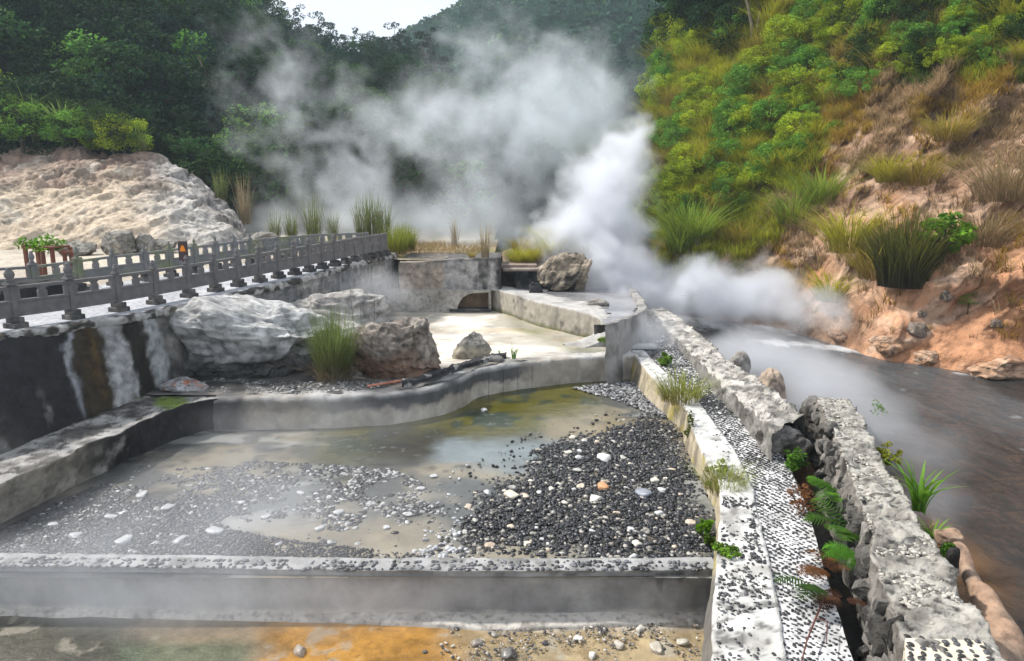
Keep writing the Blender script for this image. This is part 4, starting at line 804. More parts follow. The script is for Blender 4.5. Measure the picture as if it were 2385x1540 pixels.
# stumps of clay and rock on the river side
for (u, v, wpx, hpx, lab, sd) in ((1722, 862, 46, 62, 'small grey clay stump standing against the outer channel wall', 5), (1790, 925, 66, 95, 'taller tan clay stump nearer the gap in the outer wall', 6)):
    p = PZ(u, v, -2.3); sc = p.y / F; V, Fc = rock((wpx * sc * .55, wpx * sc * .5, hpx * sc * .75), sd, 5, rough=.18, cuts=2, fine=.03, power=.9); n = fbm(V, 3, 4, sd)
    c = mix2((.42, .33, .26) if sd == 6 else (.32, .3, .28), (.25, .2, .16), sstep(0, .4, n)); tag(obj('clay_stump', mesh('clay_stump', V, Fc, c), M['rockattr'], loc=(p.x, p.y, -2.35)), lab, 'stump')
# clay jar-like pipe by the near wall
pp = [(2216, 1264, -1.95), (2238, 1296, -2.0), (2262, 1345, -2.1), (2290, 1400, -2.2), (2314, 1460, -2.3), (2324, 1515, -2.4), (2322, 1600, -2.5)]
pts = [PZ(u, v, z) for u, v, z in pp]; mb = MB(); mb.tube(resample([p[:] for p in pts], 40), np.interp(np.linspace(0, 6, 40), [0, 1, 2, 3, 4, 5, 6], [.12, .10, .105, .17, .27, .3, .25]), 36)
V = np.concatenate(mb.V); V = V + fbm(V, 2.4, 5, 3)[:, None] * np.array((.05, .03, .05))
o = obj('clay_pipe', mesh('clay_pipe', V, mb.F), M['clay']); tag(o, 'bulging tan clay pipe lying along the river side of the near wall', 'pipe')
a = PZ(2212, 1262, -1.93); V, Fc = rock((.19, .15, .12), 77, 4, rough=.3, cuts=3, fine=.06, power=.8); obj('hood', mesh('hood', V, Fc), M['clay'], o, loc=(a.x, a.y + .02, a.z + .05))
a = PZ(2222, 1304, -1.86); V, Fc = rock((.1, .06, .17), 78, 4, rough=.2, cuts=2, fine=.04); obj('mouth', mesh('mouth', V, Fc), mat('hollow_shade', (.012, .01, .009), noise=4), o, loc=tuple(a))  # solid black lump stands in for the shade inside the mouth

# ------------------------------------------------------------------ upper right wall hooking round, block house, bridge, striated rock
hk = [(1143, 672, -1.06), (1193, 684, -1.07), (1252, 703, -1.08), (1294, 712, -1.1), (1336, 722, -1.12), (1376, 731, -1.15), (1400, 744, -1.25), (1405, 760, -1.45), (1390, 776, -1.7), (1350, 793, -1.95), (1310, 802, -2.05)]
IN = [PZ(u, v, z) for u, v, z in hk]
ok_ = [(1163, 664, -1.06), (1215, 674, -1.06), (1262, 683, -1.07), (1320, 694, -1.08), (1380, 706, -1.1), (1420, 722, -1.15), (1434, 742, -1.3), (1436, 765, -1.5), (1420, 787, -1.75), (1390, 803, -2.0), (1350, 815, -2.1)]
OUT = [PZ(u, v, z) for u, v, z in ok_]
def cf(V, part, frac, al):
    n1, n2 = fbm(V, 1.4, 5, 160), fbm(V * [1, 1, .15], 2.5, 5, 161); c = mix2((.36, .33, .28), (.24, .22, .19), sstep(-.1, .4, n2)); c = mixc(c, np.array((.1, .09, .08)), sstep(.3, .55, n1) * .8)
    h = (V[:, 2] + 2.05); c = mixc(c, np.array((.12, .13, .05)), (1 - sstep(.05, .18, h + .1 * n1)) * .8 * (part == 0)); tp = (part >= 1).astype(float)
    return c + (mix2((.42, .41, .4), (.3, .29, .28), sstep(0, .4, n1)) - c) * (tp * .9)[:, None]
V, Fq, c = loft([setz(IN, -2.15), IN, OUT, setz(OUT, -2.6)], 400, [14, 10, 12], cf, .05, 2.2, 101)
tag(obj('hooked_wall', mesh('hooked_wall', V, Fq, c), M['concrete']), 'weathered concrete wall along the right of the white pool, hooking back at its end', 'wall')
V, Fq = sheet([(-.9, 29.8), (-.9, 34), (4.2, 34), (5.3, 31), (5.0, 26.5), (3.9, 23.0), (3.3, 21.9)] + [(p.x - .2, p.y + .1) for p in reversed(OUT[:9])], .15, -1.14, lambda q: -1.14 + .012 * fbm(q, 1.5, 4, 3))
V = V[:]; n = fbm(V, .5, 4, 4); struct(obj('grey_stream', mesh('grey_stream', V, Fq, mix2((.2, .2, .21), (.3, .3, .31), sstep(-.2, .3, n))), M['pool']))
pw = [Vector((x, y, 0)) for x, y in ((2.6, 21.2), (3.4, 22.1), (4.0, 23.2), (4.7, 25), (5.05, 27.5), (5.3, 31), (4.3, 34.5))]
def cf(V, part, frac, al):
    n = fbm(V, 2, 5, 8); return mix2((.3, .29, .28), (.14, .135, .13), sstep(-.1, .4, n))
V, Fq, c = loft([setz(pw, -1.3), setz(pw, -1.0), setz(shift(pw, (.28, -.1, 0)), -1.0), setz(shift(pw, (.5, -.2, 0)), -3.6)], 260, [2, 4, 14], cf, .12, 1.6, 5)
tag(obj('weir_wall', mesh('weir_wall', V, Fq, c), M['concrete']), 'rough grey weir wall holding back the grey stream beside the steam', 'wall')
# block: solid head wall, then lower step with the culvert opening
def blockcol(V, seed, dk=0):
    n1, n2, n3 = fbm(V, 1.2, 5, seed), fbm(V * [1, 1, .12], 2.6, 5, seed + 1), fbm(V, 4, 4, seed + 2); return n1, n2, n3
def slabgrid(pts4, nu, nv):                              # bilinear quad patch
    a, b, c_, d = [np.array(p[:]) for p in pts4]; s_, t_ = np.meshgrid(np.linspace(0, 1, nu), np.linspace(0, 1, nv)); s_ = s_[..., None]; t_ = t_[..., None]
    return ((a * (1 - s_) + b * s_) * (1 - t_) + (d * (1 - s_) + c_ * s_) * t_).reshape(-1, 3)
yB = PZ(1100, 676, -1.06).y + .25
xl, xr = PY(928, 600, yB).x, PY(1166, 600, yB).x; zt = PY(1100, 601, yB).z; ztl = PY(935, 612, yB).z
def face(p4, nu, nv, amp, seed, colf):
    V = slabgrid(p4, nu, nv); V = V + np.stack([fbm(V, 2, 4, seed + k) for k in range(3)], 1) * amp; return V, colf(V)
def cfb(V):
    n1, n2, n3 = blockcol(V, 170); c = mix2((.4, .33, .27), (.3, .26, .22), sstep(-.2, .3, n1)); xx = (V[:, 0] - xl) / (xr - xl)
    c = mixc(c, np.array((.33, .33, .34)), sstep(.42, .46, xx) * .8); c = mixc(c, np.array((.05, .05, .05)), sstep(.08, .3, n2) * sstep(.42, .55, xx) * .85); c = mixc(c, np.array((.42, .4, .36)), sstep(.62, .7, xx) * (1 - sstep(.86, .9, xx)) * sstep(-.2, .2, n1) * .6)
    c = mixc(c, np.array((.035, .03, .03)), sstep(.93, .98, xx + .02 * n3)); hz = (V[:, 2] + 1.06) / (zt + 1.06); c = mixc(c, np.array((.07, .065, .06)), sstep(.86, .95, hz + .1 * n3) * .8); return c
parts = []
mbv, mbf, mbc, o_ = [], [], [], 0
zs = -1.12
for p4, nu, nv in (([(xl, yB, zs), (xr, yB, zs), (xr, yB, zt), (xl, yB, ztl)], 160, 60), ([(xr, yB, zs), (xr + .05, yB + 3.5, zs), (xr, yB + 3.5, zt), (xr, yB, zt)], 60, 50), ([(xl, yB, ztl), (xr, yB, zt), (xr, yB + 3.5, zt), (xl, yB + 3.5, zt)], 160, 60)):
    V, c = face(p4, nu, nv, .05, 7, cfb); mbv.append(V); mbf.append(grid_faces(nv, nu) + o_); mbc.append(c); o_ += len(V)
tag(obj('block_wall', mesh('block_wall', np.concatenate(mbv), np.concatenate(mbf), np.concatenate(mbc)), M['wall']), 'square-cut concrete block wall at the head of the white pool, tan left half and dark-streaked right', 'wall')
yS = PZ(1100, 724, -2.0).y; sL, sR = PY(880, 700, yS).x, PY(1144, 700, yS).x; zS = -1.06; oL, oR = PY(1062, 700, yS).x, PY(1138, 700, yS).x
def cfs(V): n1, n2, n3 = blockcol(V, 180); return mixc(mix2((.46, .44, .41), (.34, .32, .29), sstep(-.2, .4, n2)), np.array((.14, .13, .12)), sstep(.3, .6, n3) * .7)
mb = MB(); arch = [(oL, -2.15), (oL + .08, -1.75), (oL + .3, -1.4), (oL + .62, -1.22), (oR, -1.16), (oR, -2.15)]
front = [(sL, yS, zS), (sR, yS, zS), (sR, yS, -2.2), (oR, yS, -2.2)] + [(x, yS, z) for x, z in reversed(arch[:-1])] + [(sL, yS, -2.2)]
n_ = len(front); bk = [(x, y + 1.2, z) for x, y, z in front]
mb.add(front + bk, [tuple(range(n_))[::-1]] + [(k, (k + 1) % n_, n_ + (k + 1) % n_, n_ + k) for k in range(n_)])
V = np.concatenate(mb.V); me = mesh('culvert_head', V, mb.F, cfs(V), False)
cul = obj('culvert_head', me, mat('culvert_stone', (.42, .4, .37), noise=1.6, var=.3, bump=.8, bscale=8, tint=(.27, .25, .22), fine=6)); tag(cul, 'low pale concrete step below the block wall with an arched culvert opening', 'culvert')
mb = MB(); mb.box((oL - .3, yS + .6, -2.2), (oR + .1, yS + .68, -1.1)); obj('inner_wall', mb.me('inner_wall'), mat('culvert_inner', (.16, .11, .07), noise=3, var=.5), cul)
mb = MB(); mb.box((oL - .3, yS - .06, -2.04), (oR + .1, yS + .6, -1.92)); bevel(obj('sill', mb.me('sill'), M['darkstone'], cul))
mb = MB(); mb.tube([PZ(893, 716, -1.9), PZ(948, 690, -1.5), PZ(962, 687, -1.3)], [.13, .14, .12], 12); tag(obj('conduit', mb.me('conduit', True), mat('pale_pipe', (.5, .48, .45), noise=5, var=.2)), 'pale round pipe running up to the step beside the grey wall', 'pipe')
# slab bridge over the far stream with its dark opening
yb = 31.5; a, b = PY(1187, 628, yb), PY(1262, 624, yb)
mb = MB(); mb.box((a.x - .3, yb, a.z - .09), (b.x, yb + 1.6, a.z + .02)); br = bevel(obj('slab_bridge', mb.me('slab_bridge'), mat('slab_stone', (.24, .2, .17), noise=5, var=.4, bump=.4)), .02); tag(br, 'narrow brown slab bridge beside the dark-ended block wall', 'bridge')
mb = MB(); mb.box((b.x - .35, yb + .1, -1.4), (b.x + .6, yb + 1.7, a.z - .09)); bevel(obj('abutment', mb.me('abutment'), M['darkstone'], br))
mb = MB(); mb.box((a.x + .25, yb + .55, -1.4), (b.x - .35, yb + 1.6, a.z - .095)); bevel(obj('back_wall', mb.me('back_wall'), M['darkstone'], br))
mb = MB(); mb.box((a.x - .6, yb + .8, a.z + .0), (a.x + 1.3, yb + 2.6, a.z + .14)); bevel(obj('step', mb.me('step'), mat('slab_plank', (.26, .2, .17), noise=5, var=.4, bump=.4), br), .02)
# far bank behind the bridge
H_bank = Hill([(1150, 600, 33.5, -.9, 38), (1215, 575, 33, -.9, 38), (1260, 545, 32.5, -1.1, 38), (1310, 520, 32, -1.2, 38), (1370, 500, 32, -1.2, 38), (1440, 520, 33, -2, 40), (1520, 560, 34, -3, 42)], prof=.6, amp=.3, nscale=.4, seed=13)
V, Fc, t, K = H_bank.build(160, 90, 1.6); n1 = fbm(V, .8, 5, 3); struct(obj('bank', mesh('bank', V, Fc, mix2((.24, .17, .11), (.07, .085, .03), sstep(-.1, .4, n1))), M['soil']))
V, Fc = rock((1.45, .8, .9), 66, 6, rough=.34, cuts=14, fine=.03, power=.75); V[:, 0] *= 1 - .25 * np.clip(V[:, 2], -1, 1.3); V[:, 0] += .25 * V[:, 2]
sx = V[:, 0] * 1.1 - V[:, 2] * .55 + .35 * fbm(V, 1.2, 4, 2); st = fbm(np.stack([sx * 3.2, V[:, 1] * .4, V[:, 2] * .5], 1), 1.0, 4, 5, True); V = V * (1 - .07 * np.clip(st, 0, 1))[:, None]
n = fbm(V, 2.5, 5, 3); c = mix2((.36, .3, .23), (.2, .165, .125), sstep(-.2, .4, n)); c = mixc(c, np.array((.03, .026, .024)), sstep(.3, .62, st) * .95)
p = PY(1312, 690, 30.5); tag(obj('striated_rock', mesh('striated_rock', V, Fc, c), M['rockattr'], loc=(p.x + .25, 31.0, -.45)), 'tan outcrop with slanting dark cracks beside the slab bridge', 'rock')
p = PY(1246, 668, 29.8); rockobj('boulder', 'small black rock at the foot of the striated outcrop', 'rock', (p.x, 29.8, -1.15), (.38, .3, .32), 67, [(.03, .03, .035), (.07, .07, .08), (.02, .02, .02), (.01, .01, .01)], 4)
p = PY(1392, 706, 26.5); rockobj('boulder', 'pale block-like stone at the edge of the grey stream', 'rock', (p.x, 26.5, -1.15), (.45, .3, .17), 68, [(.4, .37, .32), (.3, .28, .25), (.24, .22, .2), (.12, .11, .1)], 4)
# channel head: pier and lintel in the steam
mb = MB(); p = PZ(1455, 803, -2.2); mb.box((p.x - .35, p.y, -3.0), (p.x + .3, p.y + .7, -1.35)); pr = bevel(obj('concrete_pier', mb.me('concrete_pier'), mat('pier_concrete', (.3, .29, .28), noise=3, var=.3, bump=.4), None), .04); tag(pr, 'square grey concrete pier at the steamy head of the pebbled channel', 'pier')
mb = MB(); a = PZ(1452, 806, -1.98); b = PZ(1524, 800, -1.95); mb.box((a.x, a.y - .15, -2.06), (b.x, a.y + .35, -1.95)); tag(bevel(obj('lintel_slab', mb.me('lintel_slab'), mat('lintel', (.48, .48, .48), noise=3, var=.2), None), .02), 'thin pale slab laid across the head of the channel', 'slab')
mb = MB(); mb.box((a.x + .1, a.y + .0, -3.0), (b.x + .3, a.y + .3, -2.06)); tag(bevel(obj('channel_gate', mb.me('channel_gate'), mat('gate_wall', (.2, .2, .2), noise=3, var=.4), None), .02), 'dark stained cross wall below the thin pale slab', 'wall')
# concrete trough corner between stained wall and pale boulder
c0 = PZ(392, 738, -.55); mb = MB(); mb.box((c0.x, c0.y - .5, -.62), (c0.x + 1.75, c0.y + .6, -.5)); tr = bevel(obj('concrete_ledge', mb.me('concrete_ledge'), M['white']), .02); tag(tr, 'flat white concrete ledge jutting out above the pale boulder beside the stained wall', 'ledge')
mb = MB(); mb.box((c0.x, c0.y - .25, -1.1), (c0.x + 1.5, c0.y + .5, -.62)); bevel(obj('under_wall', mb.me('under_wall'), mat('ledge_wall', (.36, .34, .31), noise=3, var=.3), tr), .02)
mb = MB(); mb.box((c0.x + .02, c0.y - .45, -1.45), (c0.x + .4, c0.y - .1, -.72)); bevel(obj('side_block', mb.me('side_block'), M['white'], tr), .02)
p = PZ(430, 905, ZT); rockobj('boulder', 'low grey rock with a rust-red top under the pale boulder', 'rock', (p.x, p.y - .1, ZT), (.62, .4, .22), 71, [(.4, .4, .42), (.3, .3, .31), (.4, .13, .06), (.15, .14, .13)], 5)

# ------------------------------------------------------------------ sign and wooden stand on the flats
p = PW(428, 625, 0); p = Vector((PY(428, 600, 20.5).x, 20.5, zw(20.5)))
sg = empty('warning_sign', p); tag(sg, 'dark brown upright sign board with an orange triangle beside the railing', 'sign')
zt_, zb_ = PY(428, 562, 20.5).z - p.z, PY(428, 606, 20.5).z - p.z; hw = .135
mb = MB(); mb.box((-hw, -.03, zb_), (hw, .03, zt_)); bevel(obj('board', mb.me('board'), M['signbrown'], sg), .006)
mb = MB(); mb.box((-.04, -.02, -.02), (.04, .02, zb_)); obj('post', mb.me('post'), M['signbrown'], sg)
zc = zt_ - .23; tri = [(-.085, zc - .07), (.085, zc - .07), (.08, zc - .03), (.05, zc + .06), (.02, zc + .11), (-.02, zc + .11), (-.05, zc + .06), (-.08, zc - .03)]
V = [(x, -.034, z) for x, z in tri] + [(x, -.03, z) for x, z in tri]; n_ = len(tri); obj('orange_triangle', mesh('orange_triangle', V, [tuple(range(n_))] + [(k, n_ + k, n_ + (k + 1) % n_, (k + 1) % n_) for k in range(n_)], None, False), M['signorange'], sg)
yt = 22.0; x0, x1 = PY(55, 600, yt).x, PY(140, 600, yt).x; z1_ = PY(100, 575, yt).z; tb = empty('wooden_stand', (x0, yt, zw(yt))); tag(tb, 'low red-brown wooden stand on the pale flat behind the lava block', 'table'); wd = x1 - x0
zz = z1_ - zw(yt); mb = MB(); mb.box((-.02, -.02, zz - .06), (wd * .82, .9, zz)); bevel(obj('top', mb.me('top'), M['wood'], tb), .01)
for xx, yy in ((0, 0), (wd * .33, 0), (wd * .7, .05), (0, .8), (wd * .8, .8)): mb = MB(); mb.box((xx, yy, -.05), (xx + .1, yy + .1, zz + (.12 if xx == 0 and yy == 0 else -.06))); bevel(obj('leg', mb.me('leg'), M['wood'], tb), .008)
mb = MB(); mb.box((.1, .02, .16), (wd * .8, .08, .25)); bevel(obj('stretcher', mb.me('stretcher'), M['wood'], tb), .008)
mb = MB(); mb.box((wd * .95, .2, -.05), (wd * 1.03, .3, zz - .1)); mb.box((wd * 1.2, .2, -.05), (wd * 1.28, .3, zz - .12)); mb.box((wd * .9, .18, zz - .22), (wd * 1.3, .32, zz - .15)); bevel(obj('side_frame', mb.me('side_frame'), M['wood'], tb), .008)

# ------------------------------------------------------------------ vegetation
def leaves(C, size, rs, cols, up=.5, aspect=.55):
    """C centres; each leaf a bent rhombus of two triangles-> one quad, own random turn."""
    n = len(C); nrm = rs.normal(size=(n, 3)); nrm[:, 2] = np.abs(nrm[:, 2]) + up; nrm /= np.linalg.norm(nrm, axis=1)[:, None]
    a = np.cross(nrm, rs.normal(size=(n, 3))); a /= np.linalg.norm(a, axis=1)[:, None] + 1e-9; b = np.cross(nrm, a)
    s = size[:, None]; V = np.stack([C - a * s, C + b * s * aspect + nrm * s * .12, C + a * s, C - b * s * aspect + nrm * s * .12], 1).reshape(-1, 3)
    return V, np.arange(n * 4).reshape(n, 4), np.repeat(cols, 4, axis=0)
def crown_pts(rs, n_cl, n_leaf, rad, cl=(.18, .34), shell=.55, flat=1.0, bottom=-.55):
    cs = []
    while len(cs) < n_cl:
        q = rs.normal(size=3); q /= np.linalg.norm(q); q *= rs.uniform(shell, 1.0) ** .7
        if q[2] > bottom: cs.append(q * rad)
    cs = np.array(cs); r_ = rs.uniform(*cl, n_cl) * np.mean(rad); P = []; K_ = []
    for i, c_ in enumerate(cs):
        q = rs.normal(size=(n_leaf, 3)); q /= np.linalg.norm(q, axis=1)[:, None]; q *= (rs.uniform(.4, 1, n_leaf) ** .5)[:, None] * r_[i] * np.array((1.15, 1.15, .8 * flat)); P.append(c_ + q); K_.append(np.full(n_leaf, i))
    return np.concatenate(P), np.concatenate(K_), cs
def tree_proto(kind, seed, h, wd, base, n_cl=46, n_leaf=46, leaf=.17, trunk_h=.35, flat=1.0, bare=0, var=.35, **kw):
    rs = np.random.default_rng(seed); rad = np.array((wd / 2, wd / 2, h * (1 - trunk_h) / 2)); P, K_, cs = crown_pts(rs, n_cl, n_leaf, rad, flat=flat, **kw); zc = h * trunk_h + rad[2]
    P = P + (0, 0, zc); tone = 1 + var * rs.normal(size=n_cl)[K_] * .5; tone = np.clip(tone, .45, 1.8); hue = rs.uniform(-.15, .15, n_cl)[K_]
    cols = np.array(base)[None] * tone[:, None] * np.stack([1 + hue, 1 + 0 * hue, 1 - hue], 1) * rs.uniform(.8, 1.2, (len(P), 1))
    V, Fc, C = leaves(P, rs.uniform(.6, 1.2, len(P)) * leaf, rs, cols); crown = mesh(kind + '_crown', V, Fc, C, False)
    mb = MB(); top = Vector((0, 0, h * .8)); pts = [Vector((0, 0, -.8))] + [Vector((math.sin(k * 1.7 + seed) * .03 * h * k / 5, math.cos(k * 2.1 + seed) * .03 * h * k / 5, h * .8 * k / 5)) for k in range(1, 6)]; r0 = .018 * h + .05
    mb.tube(pts, [r0 * (1 - .14 * k) for k in range(6)], 7)
    for i in rs.choice(n_cl, min(n_cl, 12), False):
        q = Vector(cs[i]) + Vector((0, 0, zc)); k = int(rs.integers(2, 5)); s_ = pts[k]; m_ = (s_ + q) / 2 + Vector((0, 0, -.05 * h)); mb.tube([s_, m_, q], [r0 * .4, r0 * .25, r0 * .08], 5)
    return crown, mb.me(kind + '_trunk', True)
def place_tree(proto, p, s, rz, label, cat, group, name, sq=1.0):
    r = empty(name, p, rz); r.scale = (s * sq, s * sq, s); tag(r, label, cat, group)
    for nm, me, m in (('crown', proto[0], M['leaf']), ('trunk', proto[1], M['bark'])):
        o = bpy.data.objects.new(nm, me); COL.objects.link(o); o.parent = r
        if not me.materials: me.materials.append(m)
    return r
DG, MG, BG, YG, OL, BR, TG = (.018, .05, .018), (.04, .095, .025), (.15, .32, .05), (.31, .40, .028), (.10, .10, .03), (.11, .065, .04), (.02, .055, .035)
PR = {'dark': [tree_proto('broadleaf', 11 + i, 8.5, 6.2, DG, 58, 60, .2, .12, var=.5) for i in range(3)],
      'mid': [tree_proto('broadleaf', 31 + i, 8, 6, MG, 54, 60, .2, .12, var=.5) for i in range(3)],
      'bright': [tree_proto('broadleaf', 41 + i, 7, 5.2, BG, 46, 60, .18, .12, var=.4) for i in range(2)],
      'teal': [tree_proto('broadleaf', 51 + i, 9, 5.5, TG, 54, 60, .2, .12, var=.5) for i in range(2)],
      'brown': [tree_proto('broadleaf', 61, 7, 4.5, BR, 40, 50, .18, .12, var=.4)],
      'tall': [tree_proto('tall', 71 + i, 14, 6.5, (.02, .04, .022), 26, 60, .2, .4, flat=.8, cl=(.14, .26), shell=.3, bottom=-.9, var=.4) for i in range(3)],
      'shrub': [tree_proto('shrub', 81 + i, 2.3, 2.6, YG, 46, 110, .055, .02, var=.6) for i in range(3)],
      'gshrub': [tree_proto('shrub', 91 + i, 2.3, 2.5, BG, 46, 110, .055, .02, var=.6) for i in range(2)],
      'dshrub': [tree_proto('shrub', 95 + i, 2.6, 2.6, (.035, .07, .018), 46, 110, .055, .02, var=.6) for i in range(2)]}
rs = np.random.default_rng(99)
# forest on the left hillside
cnt = 0; taken = []; tries = 0
kmin, kmax = kk(-60, 300), kk(1330, 300)
while cnt < 265 and tries < 30000:
    tries += 1; k = rs.uniform(kmin, kmax); s_ = rs.uniform(0.0, 1.02)
    y0, zf, y1, z1 = [float(a) for a in H_left.par(k)]; y = y0 + (y1 - y0) * s_; z = float(H_left.z(np.array(k), np.array(y)))
    uu, vv = uvof(np.array([[k * y, y, z]])); uu, vv = uu[0], vv[0]
    if vv < -110: continue
    sc = y / F; sep = (2.9 if s_ < .9 else 2.4) / sc
    if any(math.hypot(uu - a, (vv - b) * 1.55) < .62 * sep for a, b in taken): continue
    taken.append((uu, vv)); r_ = rs.uniform(); kd = 'dark' if r_ < .45 else 'mid' if r_ < .68 else 'teal' if r_ < .88 else 'bright' if r_ < .97 else 'brown'
    pr = PR[kd][rs.integers(len(PR[kd]))]; lab = {'dark': 'dark green broadleaf tree packed into the forest on the left hillside', 'mid': 'mid green broadleaf tree packed into the forest on the left hillside', 'teal': 'blue-green tree packed into the forest on the left hillside', 'bright': 'lighter green tree in the forest on the left hillside', 'brown': 'brownish tree in the dark forest on the left hillside'}[kd]
    place_tree(pr, (k * y, y, z - .6), rs.uniform(.75, 1.2), rs.uniform(0, 6.28), lab, 'tree', kd + ' trees of the left hillside forest', 'forest_tree', rs.uniform(.85, 1.1)); cnt += 1
# tall trees on the skyline
for i, (u, vt, vb, kd) in enumerate(((590, -20, 150, 0), (622, 5, 160, 1), (652, 25, 190, 2), (686, 4, 195, 0), (716, 40, 200, 2), (745, 30, 205, 1), (772, 48, 205, 0), (812, 72, 215, 2), (848, 66, 222, 0), (884, 82, 228, 2), (918, 55, 230, 1), (944, 80, 235, 0), (986, 62, 245, 2), (1014, 92, 265, 1), (560, -60, 130, 1), (535, -90, 110, 2))):
    k = kk(u, vb); y = float(H_left.par(k)[2]); z = float(H_left.z(np.array(k), np.array(y))); p = PY(u, vb, y); zt_ = PY(u, vt, y).z
    place_tree(PR['tall'][kd], (p.x, y, z - 1.5), (zt_ - z + 1.5) / 13.5, i * 1.3, 'tall thin-crowned tree standing against the white sky on the ridge', 'tree', 'tall trees on the skyline', 'ridge_tree')
# far hill wood: one mass of crowns
Cc = []; Cl = []; Sz = []; rsf = np.random.default_rng(123)
while len(Cc) < 2600:
    k = rsf.uniform(kk(860, 100), kk(1780, 100)); s_ = rsf.uniform(.25, 1.03); y0, zf, y1, z1 = [float(a) for a in H_far.par(k)]; y = y0 + (y1 - y0) * s_; Cc.append((k * y, y, 0)); 
Cc = np.array(Cc); Cc[:, 2] = H_far.z(Cc[:, 0] / Cc[:, 1], Cc[:, 1]); uu, vv = uvof(Cc); Cc = Cc[(vv > -60) & (vv < 420)]
P = []; co = []; sz = []
for c_ in Cc:
    R_ = rsf.uniform(3.0, 5.5); m_ = 70; q = rsf.normal(size=(m_, 3)); q /= np.linalg.norm(q, axis=1)[:, None]; q[:, 2] = np.abs(q[:, 2]) * 1.3; P.append(c_ + q * R_ * rsf.uniform(.75, 1.05, (m_, 1)) + (0, 0, 1.0)); t_ = rsf.uniform(.6, 1.5); b_ = np.array((.024, .07, .035)) if rsf.uniform() < .9 else np.array((.045, .10, .03)); co.append(np.tile(b_ * t_, (m_, 1)) * rsf.uniform(.75, 1.25, (m_, 1))); sz.append(np.full(m_, R_ * .26))
V, Fc, C = leaves(np.concatenate(P), np.concatenate(sz), rsf, np.concatenate(co))
tag(obj('distant_forest', mesh('distant_forest', V, Fc, C, False), M['leaf']), 'distant blue-green wood covering the hill behind the steam', 'forest', kind='stuff')
k = kk(1284, 60); y = 250; z = float(H_far.z(np.array(k), np.array(y))); place_tree(PR['brown'][0], (k * y, y, z), 1.9, 1, 'reddish brown tree on the distant wooded hill', 'tree', None, 'bare_tree')

# finding places on the right slope
from mathutils.kdtree import KDTree
msk = (SLOPE_T[::2, ::2] < 1.0) & (SLOPE_T[::2, ::2] >= 0); SV = SLOPE_V[::2, ::2][msk]; su, sv = uvof(SV); kdt = KDTree(len(SV))
for i in range(len(SV)): kdt.insert((su[i], sv[i], 0), i)
kdt.balance()
def slope_at(u, v):
    c = kdt.find_n((u, v, 0), 6); c = [x for x in c if x[2] < 14]
    if not c: return None
    return Vector(SV[min((x[1] for x in c), key=lambda i: SV[i][1])])
msk = (MOUND_T < 1.05) & (MOUND_T >= 0); MV = MOUND_V[msk]; mu, mv_ = uvof(MV); kdm = KDTree(len(MV))
for i in range(len(MV)): kdm.insert((mu[i], mv_[i], 0), i)
kdm.balance()
def mound_at(u, v): return Vector(MV[kdm.find((u, v, 0))[1]])

def blades(B, h, w, lean, rs, cols, seg=4, droop=.6, tipcol=None, azi=None):
    n = len(B); az = rs.uniform(0, 6.28, n) if azi is None else azi; d = np.stack([np.cos(az), np.sin(az), 0 * az], 1); sd = np.stack([-np.sin(az), np.cos(az), 0 * az], 1)
    fa = rs.uniform(0, 6.28, n); sd = sd * np.cos(fa)[:, None] + d * np.sin(fa)[:, None] * .5; Vs = []; Cs = []
    for k in range(seg + 1):
        t = k / seg; hz = t - droop * .35 * t * t * (lean > .2); ctr = B + np.stack([0 * h, 0 * h, h * hz], 1) + d * (h * lean * (t ** 1.7))[:, None]; ww = (w * (1 - t) ** .7 * (.6 + .8 * min(t * 2, 1)) * .6 + .0005)[:, None]
        Vs += [ctr - sd * ww, ctr + sd * ww]; cc = cols if tipcol is None else cols * (1 - t) + tipcol * t; Cs += [cc, cc]
    m = 2 * (seg + 1); V = np.stack(Vs, 1).reshape(-1, 3); C = np.stack(Cs, 1).reshape(-1, 3)
    f = np.array([(2 * k, 2 * k + 1, 2 * k + 3, 2 * k + 2) for k in range(seg)]); Fa = (f[None] + (np.arange(n) * m)[:, None, None]).reshape(-1, 4)
    return V, Fa, C
def grass_clump(name, n, rad, h, wd, base, tip, seed, lean=.35, seg=4):
    rs = np.random.default_rng(seed); a = rs.uniform(0, 6.28, n); r_ = rad * np.sqrt(rs.uniform(0, 1, n)); B = np.stack([r_ * np.cos(a), r_ * np.sin(a), -.05 + 0 * r_], 1)
    hh = h * rs.uniform(.45, 1.1, n); cols = np.array(base) * rs.uniform(.6, 1.4, (n, 1)); tc_ = np.array(tip) * rs.uniform(.7, 1.3, (n, 1))
    V, Fa, C = blades(B, hh, wd * rs.uniform(.6, 1.3, n), lean * (.3 + 1.2 * r_ / rad) * rs.uniform(.4, 1.4, n), rs, cols, seg, tipcol=tc_, azi=a + rs.normal(size=n) * .6)
    return mesh(name, V, Fa, C, True)
def put(name, me, m, p, label, cat, group=None, s=1.0, rz=0.0):
    o = bpy.data.objects.new(name, me); COL.objects.link(o); o.location = p; o.scale = (s, s, s); o.rotation_euler = (0, 0, rz)
    if not me.materials: me.materials.append(m)
    return tag(o, label, cat, group)
GC = {'yg': [grass_clump('clump', 420, .5, 1.5, .022, (.24, .21, .03), (.5, .5, .035), 200 + i, .75) for i in range(3)],
      'gr': [grass_clump('clump', 420, .45, 1.4, .02, (.15, .17, .03), (.27, .42, .05), 210 + i, .7) for i in range(3)],
      'st': [grass_clump('clump', 420, .5, 1.2, .016, (.2, .14, .08), (.4, .3, .15), 220 + i, .7) for i in range(2)],
      'ol': [grass_clump('clump', 420, .5, 1.3, .018, (.22, .15, .05), (.42, .36, .05), 230 + i, .75) for i in range(2)]}
